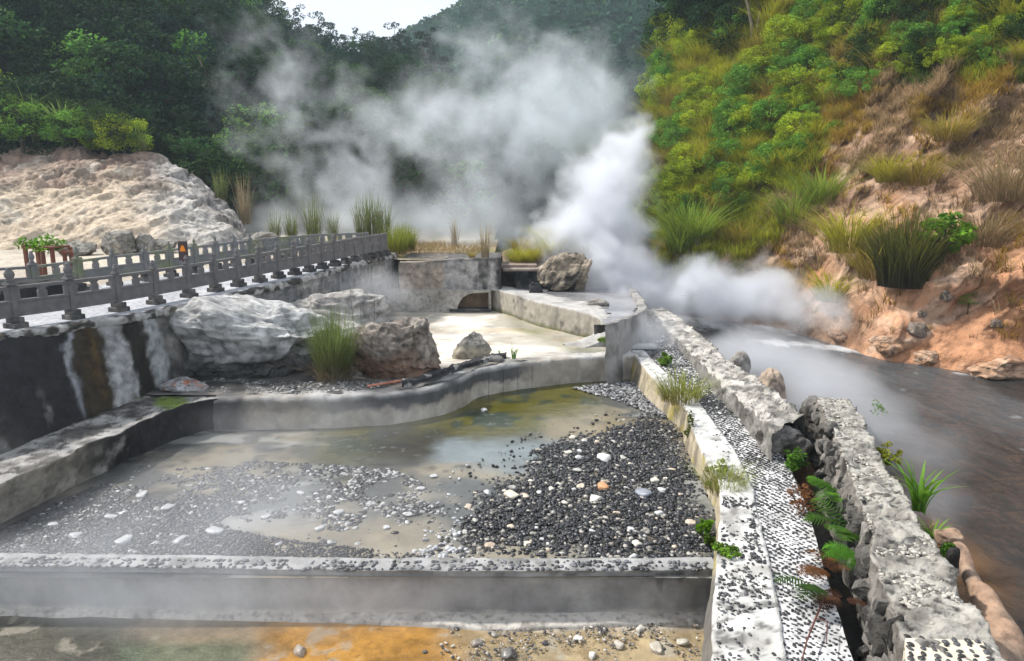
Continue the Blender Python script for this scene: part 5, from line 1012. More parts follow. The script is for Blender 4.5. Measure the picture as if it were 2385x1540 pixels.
# grass carpet over the right slope
rs = np.random.default_rng(321); B, H_, C1, C2 = [], [], [], []
pal = {'g': ((.17, .17, .02), (.42, .45, .035)), 'd': ((.05, .07, .015), (.12, .2, .025)), 's': ((.24, .16, .09), (.5, .36, .2)), 'o': ((.24, .13, .04), (.48, .34, .05))}
def region(u, v):
    e = 640 - (u - 1480) * .15; a = np.clip((e - v) / 420, 0, 1); f = fbm(np.array([[u / 90, v / 90, 0.]]), 1, 4, 3)[0]; f2 = fbm(np.array([[u / 160, v / 160, 7.]]), 1, 3, 9)[0]
    left = 1 - np.clip((u - 1620) / 520, 0, 1); d = .16 + .8 * np.clip((300 * (left * 1.35 + .62) + 200 - v) / 220 + .6 * f, 0, 1)
    if v > 640: d = .05
    if u > 1900 and v > 210 + (2385 - u) * .25: d *= .4
    r = f2 * 1.1 + .7 * (left - .5) + .3 * (1 - v / 260)
    return d, ('d' if (v < 200 and f2 < -.25) else 'g' if r > -.02 else 's' if f > -.05 else 'o')
nt_ = 0
while nt_ < 13500:
    u = rs.uniform(1440, 2450); v = rs.uniform(-40, 800); d, kd = region(u, v)
    if rs.uniform() > d: continue
    p = slope_at(u, v)
    if p is None: continue
    nt_ += 1; m_ = 15; near = p.y / 38; q = np.array(p[:]) + rs.normal(size=(m_, 3)) * (.12 * near, .1, .02); B.append(q); hh = rs.uniform(.35, 1.0) * (1.25 if kd == 'g' else .9); H_.append(hh * rs.uniform(.5, 1.1, m_)); b_, t_ = pal[kd]; k_ = rs.uniform(.7, 1.35); C1.append(np.tile(np.array(b_) * k_, (m_, 1))); C2.append(np.array(t_) * k_ * rs.uniform(.75, 1.25, (m_, 1)))
B = np.concatenate(B); H_ = np.concatenate(H_); B[:, 2] -= .05
V, Fa, C = blades(B, H_, np.full(len(B), .03), rs.uniform(.2, .9, len(B)), rs, np.concatenate(C1), 3, tipcol=np.concatenate(C2))
tag(obj('hillside_grass', mesh('hillside_grass', V, Fa, C), M['grass']), 'mixed green and straw grass growing over the right-hand red earth slope', 'grass', kind='stuff')
# shrubs and grass clumps over the upper left of the slope
taken = []; n = 0; tries = 0
while n < 290 and tries < 16000:
    tries += 1; u, v = rs.uniform(1470, 2440), rs.uniform(-30, 600); left = 1 - np.clip((u - 1560) / 620, 0, 1)
    if v > 150 + 430 * left or (u > 2000 and v > 170): continue
    p = slope_at(u, v)
    if p is None or any(math.hypot(u - a, v - b) < 23 for a, b in taken): continue
    taken.append((u, v)); f = fbm(np.array([[u / 120, v / 120, 2.]]), 1, 3, 5)[0]; r_ = rs.uniform()
    if v < 50 + 70 * (1 - (u - 1480) / 300) and u < 1700: kd, lab, gp, nm = 'dshrub', 'dark green leafy shrub at the upper left of the right-hand slope', 'dark shrubs on the right slope', 'shrub'
    elif u > 1950 and r_ < .22: kd, lab, gp, nm = 'dshrub', 'dark green leafy shrub along the top of the right-hand slope', 'dark shrubs along the slope top', 'shrub'
    elif r_ < .22 + .3 * (f > 0): kd, lab, gp, nm = 'shrub', 'yellow-green leafy shrub on the right-hand slope', 'yellow-green shrubs on the right slope', 'shrub'
    elif r_ < .6: kd, lab, gp, nm = 'yg', 'yellow-green fountain of grass on the right-hand slope', 'yellow-green grass clumps on the right slope', 'grass_clump'
    elif r_ < .8: kd, lab, gp, nm = 'ol', 'olive-brown clump of grass on the right-hand slope', 'olive grass clumps on the right slope', 'grass_clump'
    else: kd, lab, gp, nm = 'gshrub', 'fresh green leafy shrub on the right-hand slope', 'green shrubs on the right slope', 'shrub'
    s_ = rs.uniform(.5, 1.05) * p.y / 42
    if nm == 'shrub': place_tree(PR[kd][rs.integers(len(PR[kd]))], p - Vector((0, 0, .5)), s_, rs.uniform(0, 6), lab, 'shrub', gp, 'shrub')
    else: put('grass_clump', GC[kd][rs.integers(len(GC[kd]))], M['grass'], p, lab, 'grass clump', gp, s_ * 1.15, rs.uniform(0, 6))
    n += 1
# trees at the slope's top left
for i, (u, v, s_, kd) in enumerate(((1500, 150, .5, 'dark'), (1530, 100, .6, 'mid'), (1570, 60, .6, 'dark'), (1600, 30, .7, 'mid'), (1640, 10, .8, 'dark'), (1505, 230, .42, 'mid'), (1690, 0, .9, 'dark'), (1740, -10, .8, 'mid'), (1545, 170, .4, 'bright'), (1520, 60, .7, 'dark'), (1660, 60, .6, 'dark'), (1700, 90, .45, 'dark'))):
    p = slope_at(u, v + 40)
    if p: place_tree(PR[kd][i % 2], p - Vector((0, 0, .5)), s_, i, 'dark green tree at the top left edge of the right-hand slope', 'tree', 'trees at the edge of the right slope', 'edge_tree')
DKC = grass_clump('dark_clump', 1300, .5, 1.7, .028, (.04, .03, .015), (.15, .16, .03), 240, .3, 4)
# single bushes on the bare lower slope
for i, (u, v, w_, kd, lab) in enumerate(((1845, 505, 95, 'gr', 'fresh green grass clump on bare earth left of the middle of the slope'), (1905, 470, 95, 'gr', 'tall green grass clump just right of the fresh green one'), (1800, 400, 60, 'yg', 'small olive grass clump above the fresh green clump'), (1715, 560, 75, 'ol', 'yellow-brown grass clump on the red patch near the steam'),
                                     (1600, 560, 120, 'gr', 'wide green grass clump hanging beside the steam column'), (1575, 590, 80, 'gr', 'small green grass clump low beside the steam column'), (2095, 655, 200, 'ol', 'big dark olive bush in the middle of the bare slope'), (2040, 640, 110, 'ol', 'olive side clump at the left of the big dark bush'), (1965, 590, 115, 'yg', 'golden green clump left of the big dark bush'),
                                     (1925, 695, 80, 'yg', 'low yellow-green clump near the foot of the slope'), (2345, 470, 150, 'st', 'tall pale straw clump at the right edge of the slope'), (2290, 560, 120, 'st', 'dry straw clump below the tall pale clump'), (1790, 640, 60, 'st', 'small dry clump above the misty shore'), (2130, 430, 90, 'ol', 'golden brown clump on the middle slope'), (2200, 330, 80, 'ol', 'brown clump under the dark hollow'), (2060, 420, 70, 'yg', 'thin yellow-green clump above the big dark bush'))):
    p = slope_at(u, v)
    if p is None: continue
    if w_ > 190: put('bush', DKC, M['grass'], p, lab, 'bush', None, w_ * p.y / F / 1.9, 1)
    else: put('grass_clump', GC[kd][i % 2], M['grass'], p, lab, 'grass clump', None, w_ * p.y / F / 1.25, i)
rs = np.random.default_rng(77)
for i, (u, v, w_, h_) in enumerate(((2080, 812, 80, 50), (2165, 825, 70, 45), (1960, 772, 60, 36), (2345, 862, 120, 60))):
    p = slope_at(u, v - 8)
    if p is None: p = PZ(u, v, ZR)
    sc = p.y / F / 2; rockobj('shore_rock', 'large smooth orange-tan rock on the far river shore', 'rock', (p.x, p.y + .3, p.z - .5), (w_ * sc * 1.2, w_ * sc, h_ * sc), 150 + i, [(.42, .25, .15), (.5, .35, .25), (.38, .17, .08), (.2, .12, .08)], 5, rough=.3, cuts=8)['group'] = 'orange rocks along the far shore'
p = slope_at(2192, 610); place_tree(tree_proto('leafy', 301, 1.7, 1.6, (.13, .26, .02), 30, 40, .1, .05, var=.3), p, 1.1, 2, 'bright lime green leafy bush near the right edge of the slope', 'bush', None, 'bush')
p = slope_at(2255, 712); place_tree(PR['gshrub'][0], p, .28, 2, 'tiny green tuft on the orange rock near the water', 'bush', None, 'bush')
for u, v, w_, sd, lab in ((2135, 728, 22, 1, 'small dark rock perched on the orange shore rock'), (2315, 748, 30, 2, 'brown rock lodged in the orange bank at the right edge'), (2200, 690, 32, 3, 'grey rock below the lime green bush'), (2120, 765, 50, 4, 'dark hollow-faced rock at the water line')):
    p = slope_at(u, v + 8); sc = w_ * p.y / F / 2; rockobj('boulder', lab, 'rock', p, (sc, sc * .8, sc * .8), 80 + sd, [(.2, .16, .13), (.3, .24, .19), (.1, .08, .07), (.05, .04, .04)], 4)
# mound-top growth on the left
rs = np.random.default_rng(5)
def lance(n, L_, wd, base, tip, seed, spread=.8, seg=6):
    rs = np.random.default_rng(seed); B = rs.normal(size=(n, 3)) * (.04, .04, 0); V, Fa, C = blades(B, L_ * rs.uniform(.6, 1.1, n), wd * rs.uniform(.7, 1.2, n), rs.uniform(.25, 1, n) * spread, rs, np.array(base) * rs.uniform(.7, 1.3, (n, 1)), seg, 1.0, tipcol=np.array(tip) * rs.uniform(.7, 1.3, (n, 1))); return mesh('lance_leaves', V, Fa, C)
BIG = [lance(90, 2.6, .07, (.08, .13, .03), (.2, .32, .07), 400 + i, .75) for i in range(2)]
for i, (u, v, s_, kd) in enumerate(((-60, 330, 1.3, 'g'), (-10, 345, 1.2, 'd'), (25, 335, 1.3, 'L'), (55, 350, 1.0, 'g'), (90, 345, 1.15, 'L'), (120, 350, .95, 'd'), (150, 345, 1.2, 'L'), (175, 350, .8, 'g'), (210, 345, .8, 'd'), (235, 340, .7, 'y'), (262, 345, .75, 'd'), (290, 345, .75, 'y'), (318, 350, .6, 'L'), (-20, 250, 1.5, 'g'), (20, 250, 1.5, 'y'), (60, 275, 1.3, 'd'), (110, 290, 1.3, 'L'), (-60, 200, 1.6, 'g'))):
    p = mound_at(u, max(v, 342)); p = Vector((p.x, p.y + (350 - v) * .02, p.z + (350 - max(v, 320)) * .0)); 
    if v < 320: p = Vector((p.x * 1.08, p.y * 1.08, p.z + .5))
    lab = 'green plant %s' % 'x'
    if kd == 'L': put('leafy_plant', BIG[i % 2], M['grass'], p, 'arching long-leaved plant on top of the pale mound', 'plant', 'arching plants on the mound top', s_ * 1.5, i)
    else: place_tree(PR[{'g': 'gshrub', 'd': 'dshrub', 'y': 'shrub'}[kd]][i % 2], p - Vector((0, 0, .3)), s_ * 1.6, i, {'g': 'fresh green', 'd': 'dark green', 'y': 'yellow-green'}[kd] + ' shrub on top of the pale rock mound', 'shrub', {'g': 'fresh green', 'd': 'dark green', 'y': 'yellow-green'}[kd] + ' shrubs on the mound top', 'shrub')
REED = [grass_clump('reeds', 120, .35, 2.2, .025, (.09, .1, .03), (.2, .24, .08), 500 + i, .16, 5) for i in range(2)]
DRY = grass_clump('dry_reeds', 90, .22, 2.0, .02, (.2, .15, .08), (.42, .34, .2), 510, .14, 5)
def reed(u, v, y, s_, me, lab, m='grass', grp=None, z=None, nm='reed_clump', cat='reeds', rz=0):
    p = PY(u, v, y); return put(nm, me, M[m], (p.x, y, p.z if z is None else z), lab, cat, grp, s_, rz)
for i, (u, v, y, s_, me, lab) in enumerate(((335, 352, 44, .5, REED[0], 'small reeds at the end of the mound-top shrubs'), (515, 468, 43, 1.0, REED[1], 'pale green reeds on the right shoulder of the mound'), (572, 520, 42, 1.5, DRY, 'tall brown reed stems leaning beyond the right end of the mound'), (640, 560, 40, .9, REED[0], 'green reeds behind the railing, left of the flowering ones'), (680, 560, 39, .9, REED[1], 'pale reeds behind the middle of the back railing'),
                                 (732, 560, 38, 1.25, REED[0], 'tall yellow-green reeds alone behind the railing'), (775, 558, 37, .8, REED[1], 'faint reeds in the steam behind the railing'), (845, 552, 35, 1.05, REED[0], 'green reeds just behind the far end of the railing'), (868, 552, 34.5, 1.2, REED[1], 'tall green reeds at the far end of the railing'), (893, 556, 34, 1.0, REED[0], 'green reeds touching the last railing post'))):
    reed(u, v, y, s_, me, lab, rz=i)
YGC = [grass_clump('clump', 420, .5, 1.6, .022, (.13, .12, .02), (.3, .36, .04), 520 + i, .22, 5) for i in range(2)]
reed(925, 590, 32.5, .95, YGC[0], 'bright yellow-green grass clump at the wall corner beyond the railing', nm='grass_clump', cat='grass clump', z=.45); reed(945, 585, 33.5, .9, YGC[1], 'yellow-green grass clump behind the brightest one at the wall corner', nm='grass_clump', cat='grass clump', z=.5)
reed(1130, 600, yB + .4, .62 * 1.3, DRY, 'dry tan reed clump standing on the block wall', z=zt); reed(1099, 600, yB + .4, .28, GC['ol'][0], 'small red-brown tuft on the block wall', nm='grass_clump', cat='grass clump', z=zt)
reed(1060, 600, yB + 6, .8, DRY, 'faint dry reeds behind the block wall in the steam', z=.5, rz=2)
V, Fa, C = blades(np.c_[rs.uniform(-7, -1.5, 2600), rs.uniform(31.5, 40, 2600), np.full(2600, .45)], rs.uniform(.1, .35, 2600), np.full(2600, .02), rs.uniform(.3, .9, 2600), rs, np.array((.2, .13, .05)) * rs.uniform(.7, 1.3, (2600, 1)), 3, tipcol=np.array((.36, .26, .1)) * rs.uniform(.6, 1.2, (2600, 1)))
tag(obj('dry_grass', mesh('dry_grass', V, Fa, C), M['grass']), 'short tawny grass on the bank behind the block wall', 'grass', kind='stuff')
for i, (u, v, y, s_, kd) in enumerate(((1205, 605, 33.8, .7, 'yg'), (1232, 606, 33.8, .75, 'yg'), (1258, 600, 34, .8, 'ol'), (1285, 585, 34, .8, 'yg'), (1310, 560, 34.5, .8, 'ol'), (1340, 570, 34, .7, 'ol'), (1215, 580, 36, .9, 'ol'), (1270, 560, 36, .9, 'yg'), (1365, 590, 33, .6, 'yg'))):
    reed(u, v + 8, y, s_, GC[kd][i % 2], 'olive grass clump above the slab bridge and striated rock', nm='grass_clump', cat='grass clump', grp='grass clumps on the bank above the bridge', rz=i)
# tall grass clump in front of the boulders
BC = grass_clump('tall_grass', 1500, .42, 2.1, .011, (.13, .10, .06), (.17, .24, .06), 530, .22, 6); p = PZ(772, 893, ZT); o = put('tall_grass_clump', BC, M['grass'], (p.x, p.y + .35, ZT), 'tall green grass clump with brown base in front of the pale boulders', 'grass clump')
me = grass_clump('dry_stems', 420, .5, .9, .008, (.16, .12, .08), (.3, .24, .16), 531, .8, 5); o2 = obj('dry_stems', me, M['grass'], o)
for i, (u, vt, vb) in enumerate(((820, 660, 850), (838, 690, 850), (868, 690, 845))):
    p = PZ(u, 880, ZT); zt_ = PY(u, vt, p.y + .4).z; mb = MB(); mb.tube([(0, 0, -.1), (.02, 0, (zt_ - ZT) * .5), (.05 * (i - 1), 0, zt_ - ZT)], [.012, .009, .004], 5); tag(obj('dry_stalk', mb.me('dry_stalk', True), M['bark'], loc=(p.x, p.y + .4, ZT)), 'thin dry stalk rising beside the tall grass clump', 'stalk', 'dry stalks by the tall grass')
# plants round the channel
def ln(u, v, z, s_, me, lab, cat='plant', nm='leafy_plant', rz=0): p = PZ(u, v, z); return put(nm, me, M['grass'], p, lab, cat, None, s_, rz)
LG = [lance(16, .85, .05, (.08, .2, .01), (.16, .38, .02), 600 + i, .6, 6) for i in range(3)]
ln(1196, 836, -2.0, .72, LG[0], 'small bright green lance-leaved plant beside the white pool'); ln(1163, 826, -1.98, .3, LG[1], 'tiny bright sprig left of the lance-leaved plant', rz=2)
LB2 = [lance(34, .95, .045, (.07, .17, .01), (.17, .36, .03), 610 + i, .75, 7) for i in range(2)]
ln(2140, 1190, -2.1, 1.2, LB2[0], 'large bright green long-leaved plant on the river side of the near wall'); ln(2168, 1268, -2.1, .6, LB2[1], 'smaller long-leaved plant just below the large one', rz=1); ln(2165, 1240, -2.1, .5, lance(14, .8, .03, (.3, .2, .1), (.4, .3, .18), 620, .7), 'withered brown leaves under the large bright plant', rz=3)
def leafball(name, w_, h_, base, seed, n=26, m_=30, leaf=.03, var=.4):
    rs = np.random.default_rng(seed); P, K_, cs = crown_pts(rs, n, m_, np.array((w_ / 2, w_ / 2, h_ / 2)), shell=.2, bottom=-.9); cols = np.array(base) * (1 + var * rs.normal(size=(n, 1))[K_] * .5) * rs.uniform(.7, 1.3, (len(P), 1)); V, Fc, C = leaves(P, rs.uniform(.6, 1.2, len(P)) * leaf, rs, np.clip(cols, .004, 1)); return mesh(name, V, Fc, C, False)
def lb(u, v, z, w_, h_, base, seed, lab, nm='small_plant', cat='plant', **kw):
    p = PZ(u, v, z); sc = (p - Vector((0, 0, CAMZ))).length / F; return put(nm, leafball(nm, w_ * sc, h_ * sc, base, seed, **kw), M['leaf'], p, lab, cat)
tf = lambda s_: grass_clump('tuft', 520, .3, .55, .007, (.16, .13, .04), (.3, .36, .05), s_, .6, 4)
p = PZ(1585, 928, -2.25); put('grass_tuft', tf(700), M['grass'], p, 'yellow-green grass tuft draped over the far part of the channel wall', 'grass tuft', None, 1.7)
p = PZ(1685, 1140, -2.55); put('grass_tuft', tf(701), M['grass'], p, 'yellow-green tuft hanging on the pool side of the channel wall', 'grass tuft', None, 1.1); lb(1672, 1115, -2.6, 55, 100, (.16, .2, .02), 702, 'bright moss clump hanging under the tuft on the channel wall', 'moss_clump', 'moss')
lb(1606, 1000, -2.45, 22, 95, (.09, .12, .01), 703, 'narrow strip of dark green moss down the channel wall', 'moss_clump', 'moss'); lb(1548, 838, -2.0, 34, 34, (.16, .28, .04), 704, 'small pale green leafy sprig on the misty far end of the channel', leaf=.05); lb(1404, 792, -1.85, 24, 18, (.2, .32, .03), 705, 'tiny lime sprig under the end of the hooked wall', leaf=.05)
lb(1642, 1226, -2.75, 40, 26, (.12, .26, .01), 706, 'small bright green weed at the edge of the black pebbles'); lb(1692, 1283, -2.42, 52, 26, (.14, .26, .03), 707, 'low pale green weed at the corner where the foreground wall meets the channel wall'); lb(1655, 1260, -2.8, 34, 40, (.07, .13, .01), 708, 'dark green moss in the corner below the pale weed', 'moss_clump', 'moss')
lb(2065, 1062, -2.0, 60, 50, (.2, .22, .01), 709, 'yellow moss clump on the river side of the near wall', 'moss_clump', 'moss'); lb(2045, 945, -2.2, 60, 50, (.14, .26, .04), 710, 'thin climbing sprig at the river edge by the top of the near wall', n=8, m_=14, leaf=.035)
lb(1850, 1075, -2.3, 46, 60, (.08, .18, .02), 711, 'fresh green weed in the gap between the two outer walls', leaf=.04); lb(1870, 1165, -2.25, 60, 70, (.2, .09, .04), 712, 'rust-brown dead fern patch beside the pebbled channel', leaf=.025, n=30)
lb(2205, 1285, -2.0, 22, 60, (.05, .12, .01), 713, 'dark green moss between the clay pipe and the near wall', 'moss_clump', 'moss')
def frond(n, L_, seed, base, tip, lean=.6, azi=None, lw=.02):
    """n fronds: bent midrib with paired leaflets."""
    rs = np.random.default_rng(seed); Vs, Fs, Cs, k0 = [], [], [], 0
    for i in range(n):
        az = (rs.uniform(0, 6.28) if azi is None else azi + rs.normal() * .45); L0 = L_ * rs.uniform(.65, 1.1); dh = np.array((math.cos(az), math.sin(az), 0)); sd = np.array((-math.sin(az), math.cos(az), 0)); el = rs.uniform(.5, 1.2) * (1 - lean) + .35; m_ = 17; tone = rs.uniform(.7, 1.3)
        for j in range(2, m_):
            t = j / m_; a = el - 1.5 * lean * t; c0 = (dh * (math.sin(t * 1.3) / 1.3) * math.cos(el * .6) + np.array((0, 0, 1)) * (math.sin(el) * t - lean * .75 * t * t)) * L0; ll = L0 * .24 * math.sin(math.pi * min(1, t * .92 + .1)) ** .8 + .004
            for s_ in (-1, 1):
                d = sd * s_ * .93 + dh * .35 + np.array((0, 0, -.12 + rs.normal() * .06)); tipv = c0 + d * ll; w2 = dh * L0 / m_ * .26; Vs += [c0 - w2, c0 + w2, tipv + w2 * .2, tipv - w2 * .2]; Fs.append((k0, k0 + 1, k0 + 2, k0 + 3)); k0 += 4; cc = (np.array(base) * (1 - t) + np.array(tip) * t) * tone * rs.uniform(.85, 1.15); Cs += [cc] * 4
    return mesh('fern', np.array(Vs), np.array(Fs), np.array(Cs), False)
def fern(u, v, z, n, L_, seed, base, tip, lab, lean=.6, azi=None): p = PZ(u, v, z); return put('fern', frond(n, L_, seed, base, tip, lean, azi), M['leaf'], p, lab, 'fern')
fern(1990, 1240, -2.35, 24, 1.1, 801, (.02, .07, .008), (.08, .18, .02), 'large green fern in the gap beside the near wall'); fern(1965, 1160, -2.4, 18, .95, 802, (.04, .12, .01), (.1, .24, .02), 'green fern just above the largest one in the gap'); fern(2000, 1292, -2.3, 10, .7, 803, (.04, .13, .01), (.09, .24, .02), 'bright emerald fern lying over the near wall edge', .8, 3.3)
fern(1905, 1370, -2.35, 4, .9, 804, (.02, .06, .01), (.05, .1, .02), 'dark green fern frond drooping over the white pebbled channel', .6, 3.7); fern(1925, 1330, -2.35, 8, .7, 805, (.12, .05, .02), (.18, .08, .03), 'rust-brown fern below the green ferns', .7); fern(1965, 1400, -2.5, 10, .6, 806, (.09, .04, .025), (.12, .06, .03), 'dead brown fern hanging in the trench', .9)
mb = MB(); pts = [PZ(u, v, -2.35) for u, v in ((1925, 1380), (1900, 1440), (1880, 1490), (1862, 1560))]; mb.tube(pts, [.014, .012, .01, .008], 6); mb.tube([pts[1], pts[1] + Vector((.1, -.1, .02)), PZ(1925, 1500, -2.35)], [.009, .008, .006], 5); tag(obj('root', mb.me('root', True), mat('root_bark', (.12, .04, .03), noise=8)), 'thin dark red root trailing down the white pebbled channel', 'root')
p = slope_at(1745, 100)
mb = MB(); mb.tube([(0, 0, -.5), (-.1, 0, 1.2), (-.5, 0, 2.6), (-1.3, 0, 4.2)], [.12, .1, .07, .03], 7); mb.tube([(0, 0, 0), (.25, 0, 1.0), (.35, 0, 2.0)], [.07, .05, .03], 6); tag(obj('dead_trunk', mb.me('dead_trunk', True), mat('dead_bark', (.2, .16, .13), noise=6, var=.4), loc=p), 'bare forked dead tree trunk at the top of the right-hand slope', 'tree')
lb(104, 570, 0, 44, 18, (.14, .3, .03), 720, 'x', leaf=.06)
o = COL.objects[-1]; o.location = (PY(108, 573, yt + .4).x, yt + .4, zw(yt) + zz + .06); o['label'] = 'light green leafy plant on the red-brown wooden stand'

# ------------------------------------------------------------------ steam
def steam(label, blobs, dens, nscale=.5, erode=.9, gain=1.6, seed=0, step=.35, warp=.8, col=(.93, .95, 1), aniso=.2, detail=5, vox=.2):
    """A box whose geometry nodes fill it with a voxel grid of steam density: soft blobs broken up by warped noise."""
    m = bpy.data.materials.new('steam'); m.use_nodes = True; N, L = m.node_tree.nodes, m.node_tree.links; N.clear()
    out = N.new('ShaderNodeOutputMaterial'); pv = N.new('ShaderNodeVolumePrincipled'); pv.inputs['Color'].default_value = (*col, 1); pv.inputs['Anisotropy'].default_value = aniso; pv.inputs['Density'].default_value = 1.0; L.new(pv.outputs[0], out.inputs['Volume'])
    m.cycles.volume_step_rate = step
    g = bpy.data.node_groups.new('steam_density', 'GeometryNodeTree'); g.interface.new_socket('Geometry', in_out='INPUT', socket_type='NodeSocketGeometry'); g.interface.new_socket('Geometry', in_out='OUTPUT', socket_type='NodeSocketGeometry'); N, L = g.nodes, g.links
    P0 = N.new('GeometryNodeInputPosition').outputs[0]
    def vm(op, a, b=None, scale=None):
        x = N.new('ShaderNodeVectorMath'); x.operation = op
        L.new(a, x.inputs[0])
        if b is not None:
            if isinstance(b, tuple): x.inputs[1].default_value = b
            else: L.new(b, x.inputs[1])
        if scale is not None: x.inputs['Scale'].default_value = scale
        return x.outputs['Value'] if op == 'LENGTH' else x.outputs[0]
    def mt(op, a, b, c=None):
        x = N.new('ShaderNodeMath'); x.operation = op
        for i, v in enumerate((a, b, c)):
            if v is None: continue
            if isinstance(v, (int, float)): x.inputs[i].default_value = v
            else: L.new(v, x.inputs[i])
        return x.outputs[0]
    sh = vm('ADD', P0, (seed * 7.3, seed * 3.1, seed * 5.7))
    w1 = N.new('ShaderNodeTexNoise'); w1.inputs['Scale'].default_value = nscale * .6; w1.inputs['Detail'].default_value = 2; L.new(sh, w1.inputs['Vector'])
    wv = vm('SCALE', vm('SUBTRACT', w1.outputs[1], (.5, .5, .5)), scale=warp / nscale * 1.2); P = vm('ADD', P0, wv)
    nz = N.new('ShaderNodeTexNoise'); nz.inputs['Scale'].default_value = nscale; nz.inputs['Detail'].default_value = detail; nz.inputs['Roughness'].default_value = .6; L.new(vm('ADD', sh, wv), nz.inputs['Vector'])
    tot = None
    for c, r_, w_ in blobs:
        d = vm('LENGTH', vm('MULTIPLY', vm('SUBTRACT', P, tuple(c)), tuple(1 / a for a in r_)))
        mr = N.new('ShaderNodeMapRange'); mr.interpolation_type = 'SMOOTHSTEP'; mr.inputs['From Min'].default_value = .05; mr.inputs['From Max'].default_value = 1; mr.inputs['To Min'].default_value = w_; mr.inputs['To Max'].default_value = 0; L.new(d, mr.inputs[0])
        tot = mr.outputs[0] if tot is None else mt('ADD', tot, mr.outputs[0])
    f = mt('MULTIPLY_ADD', nz.outputs[0], -2.0 * erode, mt('ADD', tot, erode * .62)); f = mt('MULTIPLY', f, mt('MINIMUM', mt('MULTIPLY', tot, 4), 1)); f = mt('MULTIPLY', mt('MAXIMUM', f, 0), dens * gain)
    pad = warp / nscale * .62
    lo = np.min([np.array(c) - np.array(r_) for c, r_, w_ in blobs], 0) - pad; hi = np.max([np.array(c) + np.array(r_) for c, r_, w_ in blobs], 0) + pad
    vc = N.new('GeometryNodeVolumeCube'); vc.inputs['Min'].default_value = tuple(lo); vc.inputs['Max'].default_value = tuple(hi)
    for nm, k in zip(('Resolution X', 'Resolution Y', 'Resolution Z'), range(3)): vc.inputs[nm].default_value = int(max(8, (hi[k] - lo[k]) / vox))
    L.new(f, vc.inputs['Density']); sm = N.new('GeometryNodeSetMaterial'); sm.inputs['Material'].default_value = m; L.new(vc.outputs[0], sm.inputs[0]); go = N.new('NodeGroupOutput'); L.new(sm.outputs[0], go.inputs[0])
    mb = MB(); mb.box(tuple(lo), tuple(hi)); o = obj('steam', mb.me('steam'), m); tag(o, label, 'steam', kind='stuff'); md = o.modifiers.new('density', 'NODES'); md.node_group = g
    print('steam', label, [int((hi[k] - lo[k]) / vox) for k in range(3)])
    return o
def bl(u, v, y, wpx, hpx, w=1.0, dy=None):
    p = PY(u, v, y); s_ = y / F / 2; return (tuple(p), (wpx * s_, dy or (wpx + hpx) * s_ / 2, hpx * s_), w)
# thick column by the river mouth
steam('thick white steam column rising beside the river', [bl(1460, 745, 29, 260, 140, 1.0), bl(1425, 665, 32, 320, 260, 1.0), bl(1405, 570, 33, 380, 300, 1.0), bl(1395, 480, 34, 370, 300, .95), bl(1435, 390, 35, 320, 260, .9), bl(1470, 310, 35, 200, 180, .7), bl(1560, 690, 31, 460, 240, .85), bl(1690, 670, 32, 520, 280, .75), bl(1820, 700, 30, 480, 220, .75), bl(1950, 730, 27.5, 360, 150, .65), bl(1290, 580, 35, 320, 320, .75)],
      .8, .85, 1.2, 1.9, 1, .3, warp=1.3, vox=.12, detail=6)
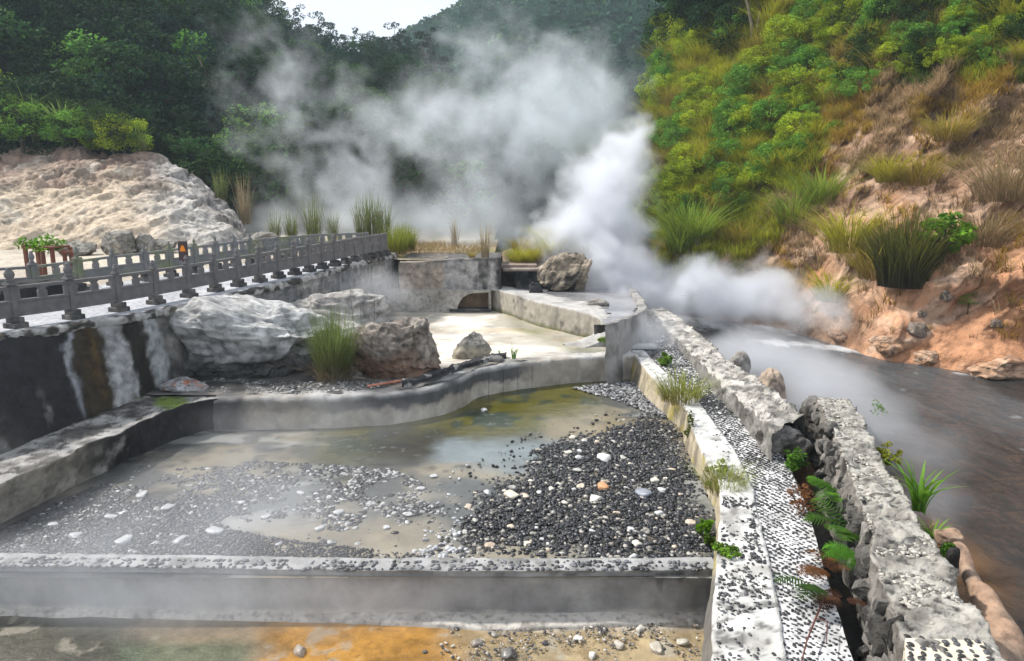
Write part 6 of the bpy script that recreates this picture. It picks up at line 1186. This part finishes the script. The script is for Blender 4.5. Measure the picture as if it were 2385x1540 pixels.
# broad plume over the valley
steam('broad drifting steam plume over the valley in front of the forest', [bl(810, 430, 42, 300, 240, .9), bl(880, 520, 42, 460, 220, .85), bl(940, 270, 44, 500, 360, .65), bl(1060, 380, 44, 600, 480, .6), bl(1190, 230, 46, 660, 460, .7), bl(1130, 70, 48, 420, 380, .6), bl(1290, 300, 44, 440, 350, .85), bl(1200, 500, 42, 660, 360, .8), bl(1380, 190, 46, 440, 420, .65), bl(1040, 550, 42, 560, 260, .8), bl(700, 360, 44, 620, 700, .55), bl(660, 530, 44, 560, 260, .6), bl(1430, 330, 44, 340, 460, .6), bl(640, 160, 46, 620, 520, .45), bl(1080, 565, 36, 300, 130, .8)],
      .165, .52, 1.5, 1.8, 2, .35, warp=1.5, col=(.9, .95, 1), vox=.19, detail=7)
# light mist over the pool and the foreground wall
steam('thin mist drifting over the left side of the pool', [(tuple(PZ(560, 1190, -2.6)), (6.5, 3.6, .8), .75), (tuple(PZ(200, 1330, -2.7)), (5.5, 2.4, .9), .5), (tuple(PZ(760, 1000, -2.5)), (5.5, 3.8, .9), .42), (tuple(PZ(900, 1390, -3.1)), (4.0, 1.1, .7), .7), (tuple(PZ(300, 1390, -3.1)), (4.0, 1.1, .7), .7)], .27, .7, .4, 1.3, 3, .6, detail=3)
steam('pale mist trailing low over the river', [(tuple(PZ(1780, 830, -2.6)), (4.6, 6.5, 1.3), 1.0), (tuple(PZ(1960, 930, -2.6)), (3.4, 3.6, 1.1), .9), (tuple(PZ(2080, 1040, -2.6)), (2.4, 2.6, 1.0), .9), (tuple(PZ(2140, 1160, -2.6)), (1.7, 2.0, .9), .8), (tuple(PZ(1500, 775, -1.6)), (2.6, 3.6, 1.4), 1.15)], .36, .6, .75, 1.5, 4, .6, detail=4, vox=.15)
steam('faint steam round the tall grass and the pale boulders', [(tuple(PZ(760, 800, -1.4)), (3.0, 2.2, 1.3), .8), (tuple(PZ(860, 680, -.6)), (3.0, 3.5, 1.3), .6)], .4, .8, .4, 1.3, 5, .6, detail=3)

# ------------------------------------------------------------------ valley haze
mh = bpy.data.materials.new('haze'); mh.use_nodes = True; n = mh.node_tree; n.nodes.clear(); ho = n.nodes.new('ShaderNodeOutputMaterial'); hv = n.nodes.new('ShaderNodeVolumePrincipled')
hv.inputs['Color'].default_value = (.72, .87, 1, 1); hv.inputs['Density'].default_value = .0005; hv.inputs['Anisotropy'].default_value = .1; n.links.new(hv.outputs[0], ho.inputs['Volume'])
mb = MB(); mb.box((-900, -70, -6), (900, 520, 170)); tag(obj('haze', mb.me('haze'), mh), 'thin blue haze filling the valley', 'haze', kind='stuff')
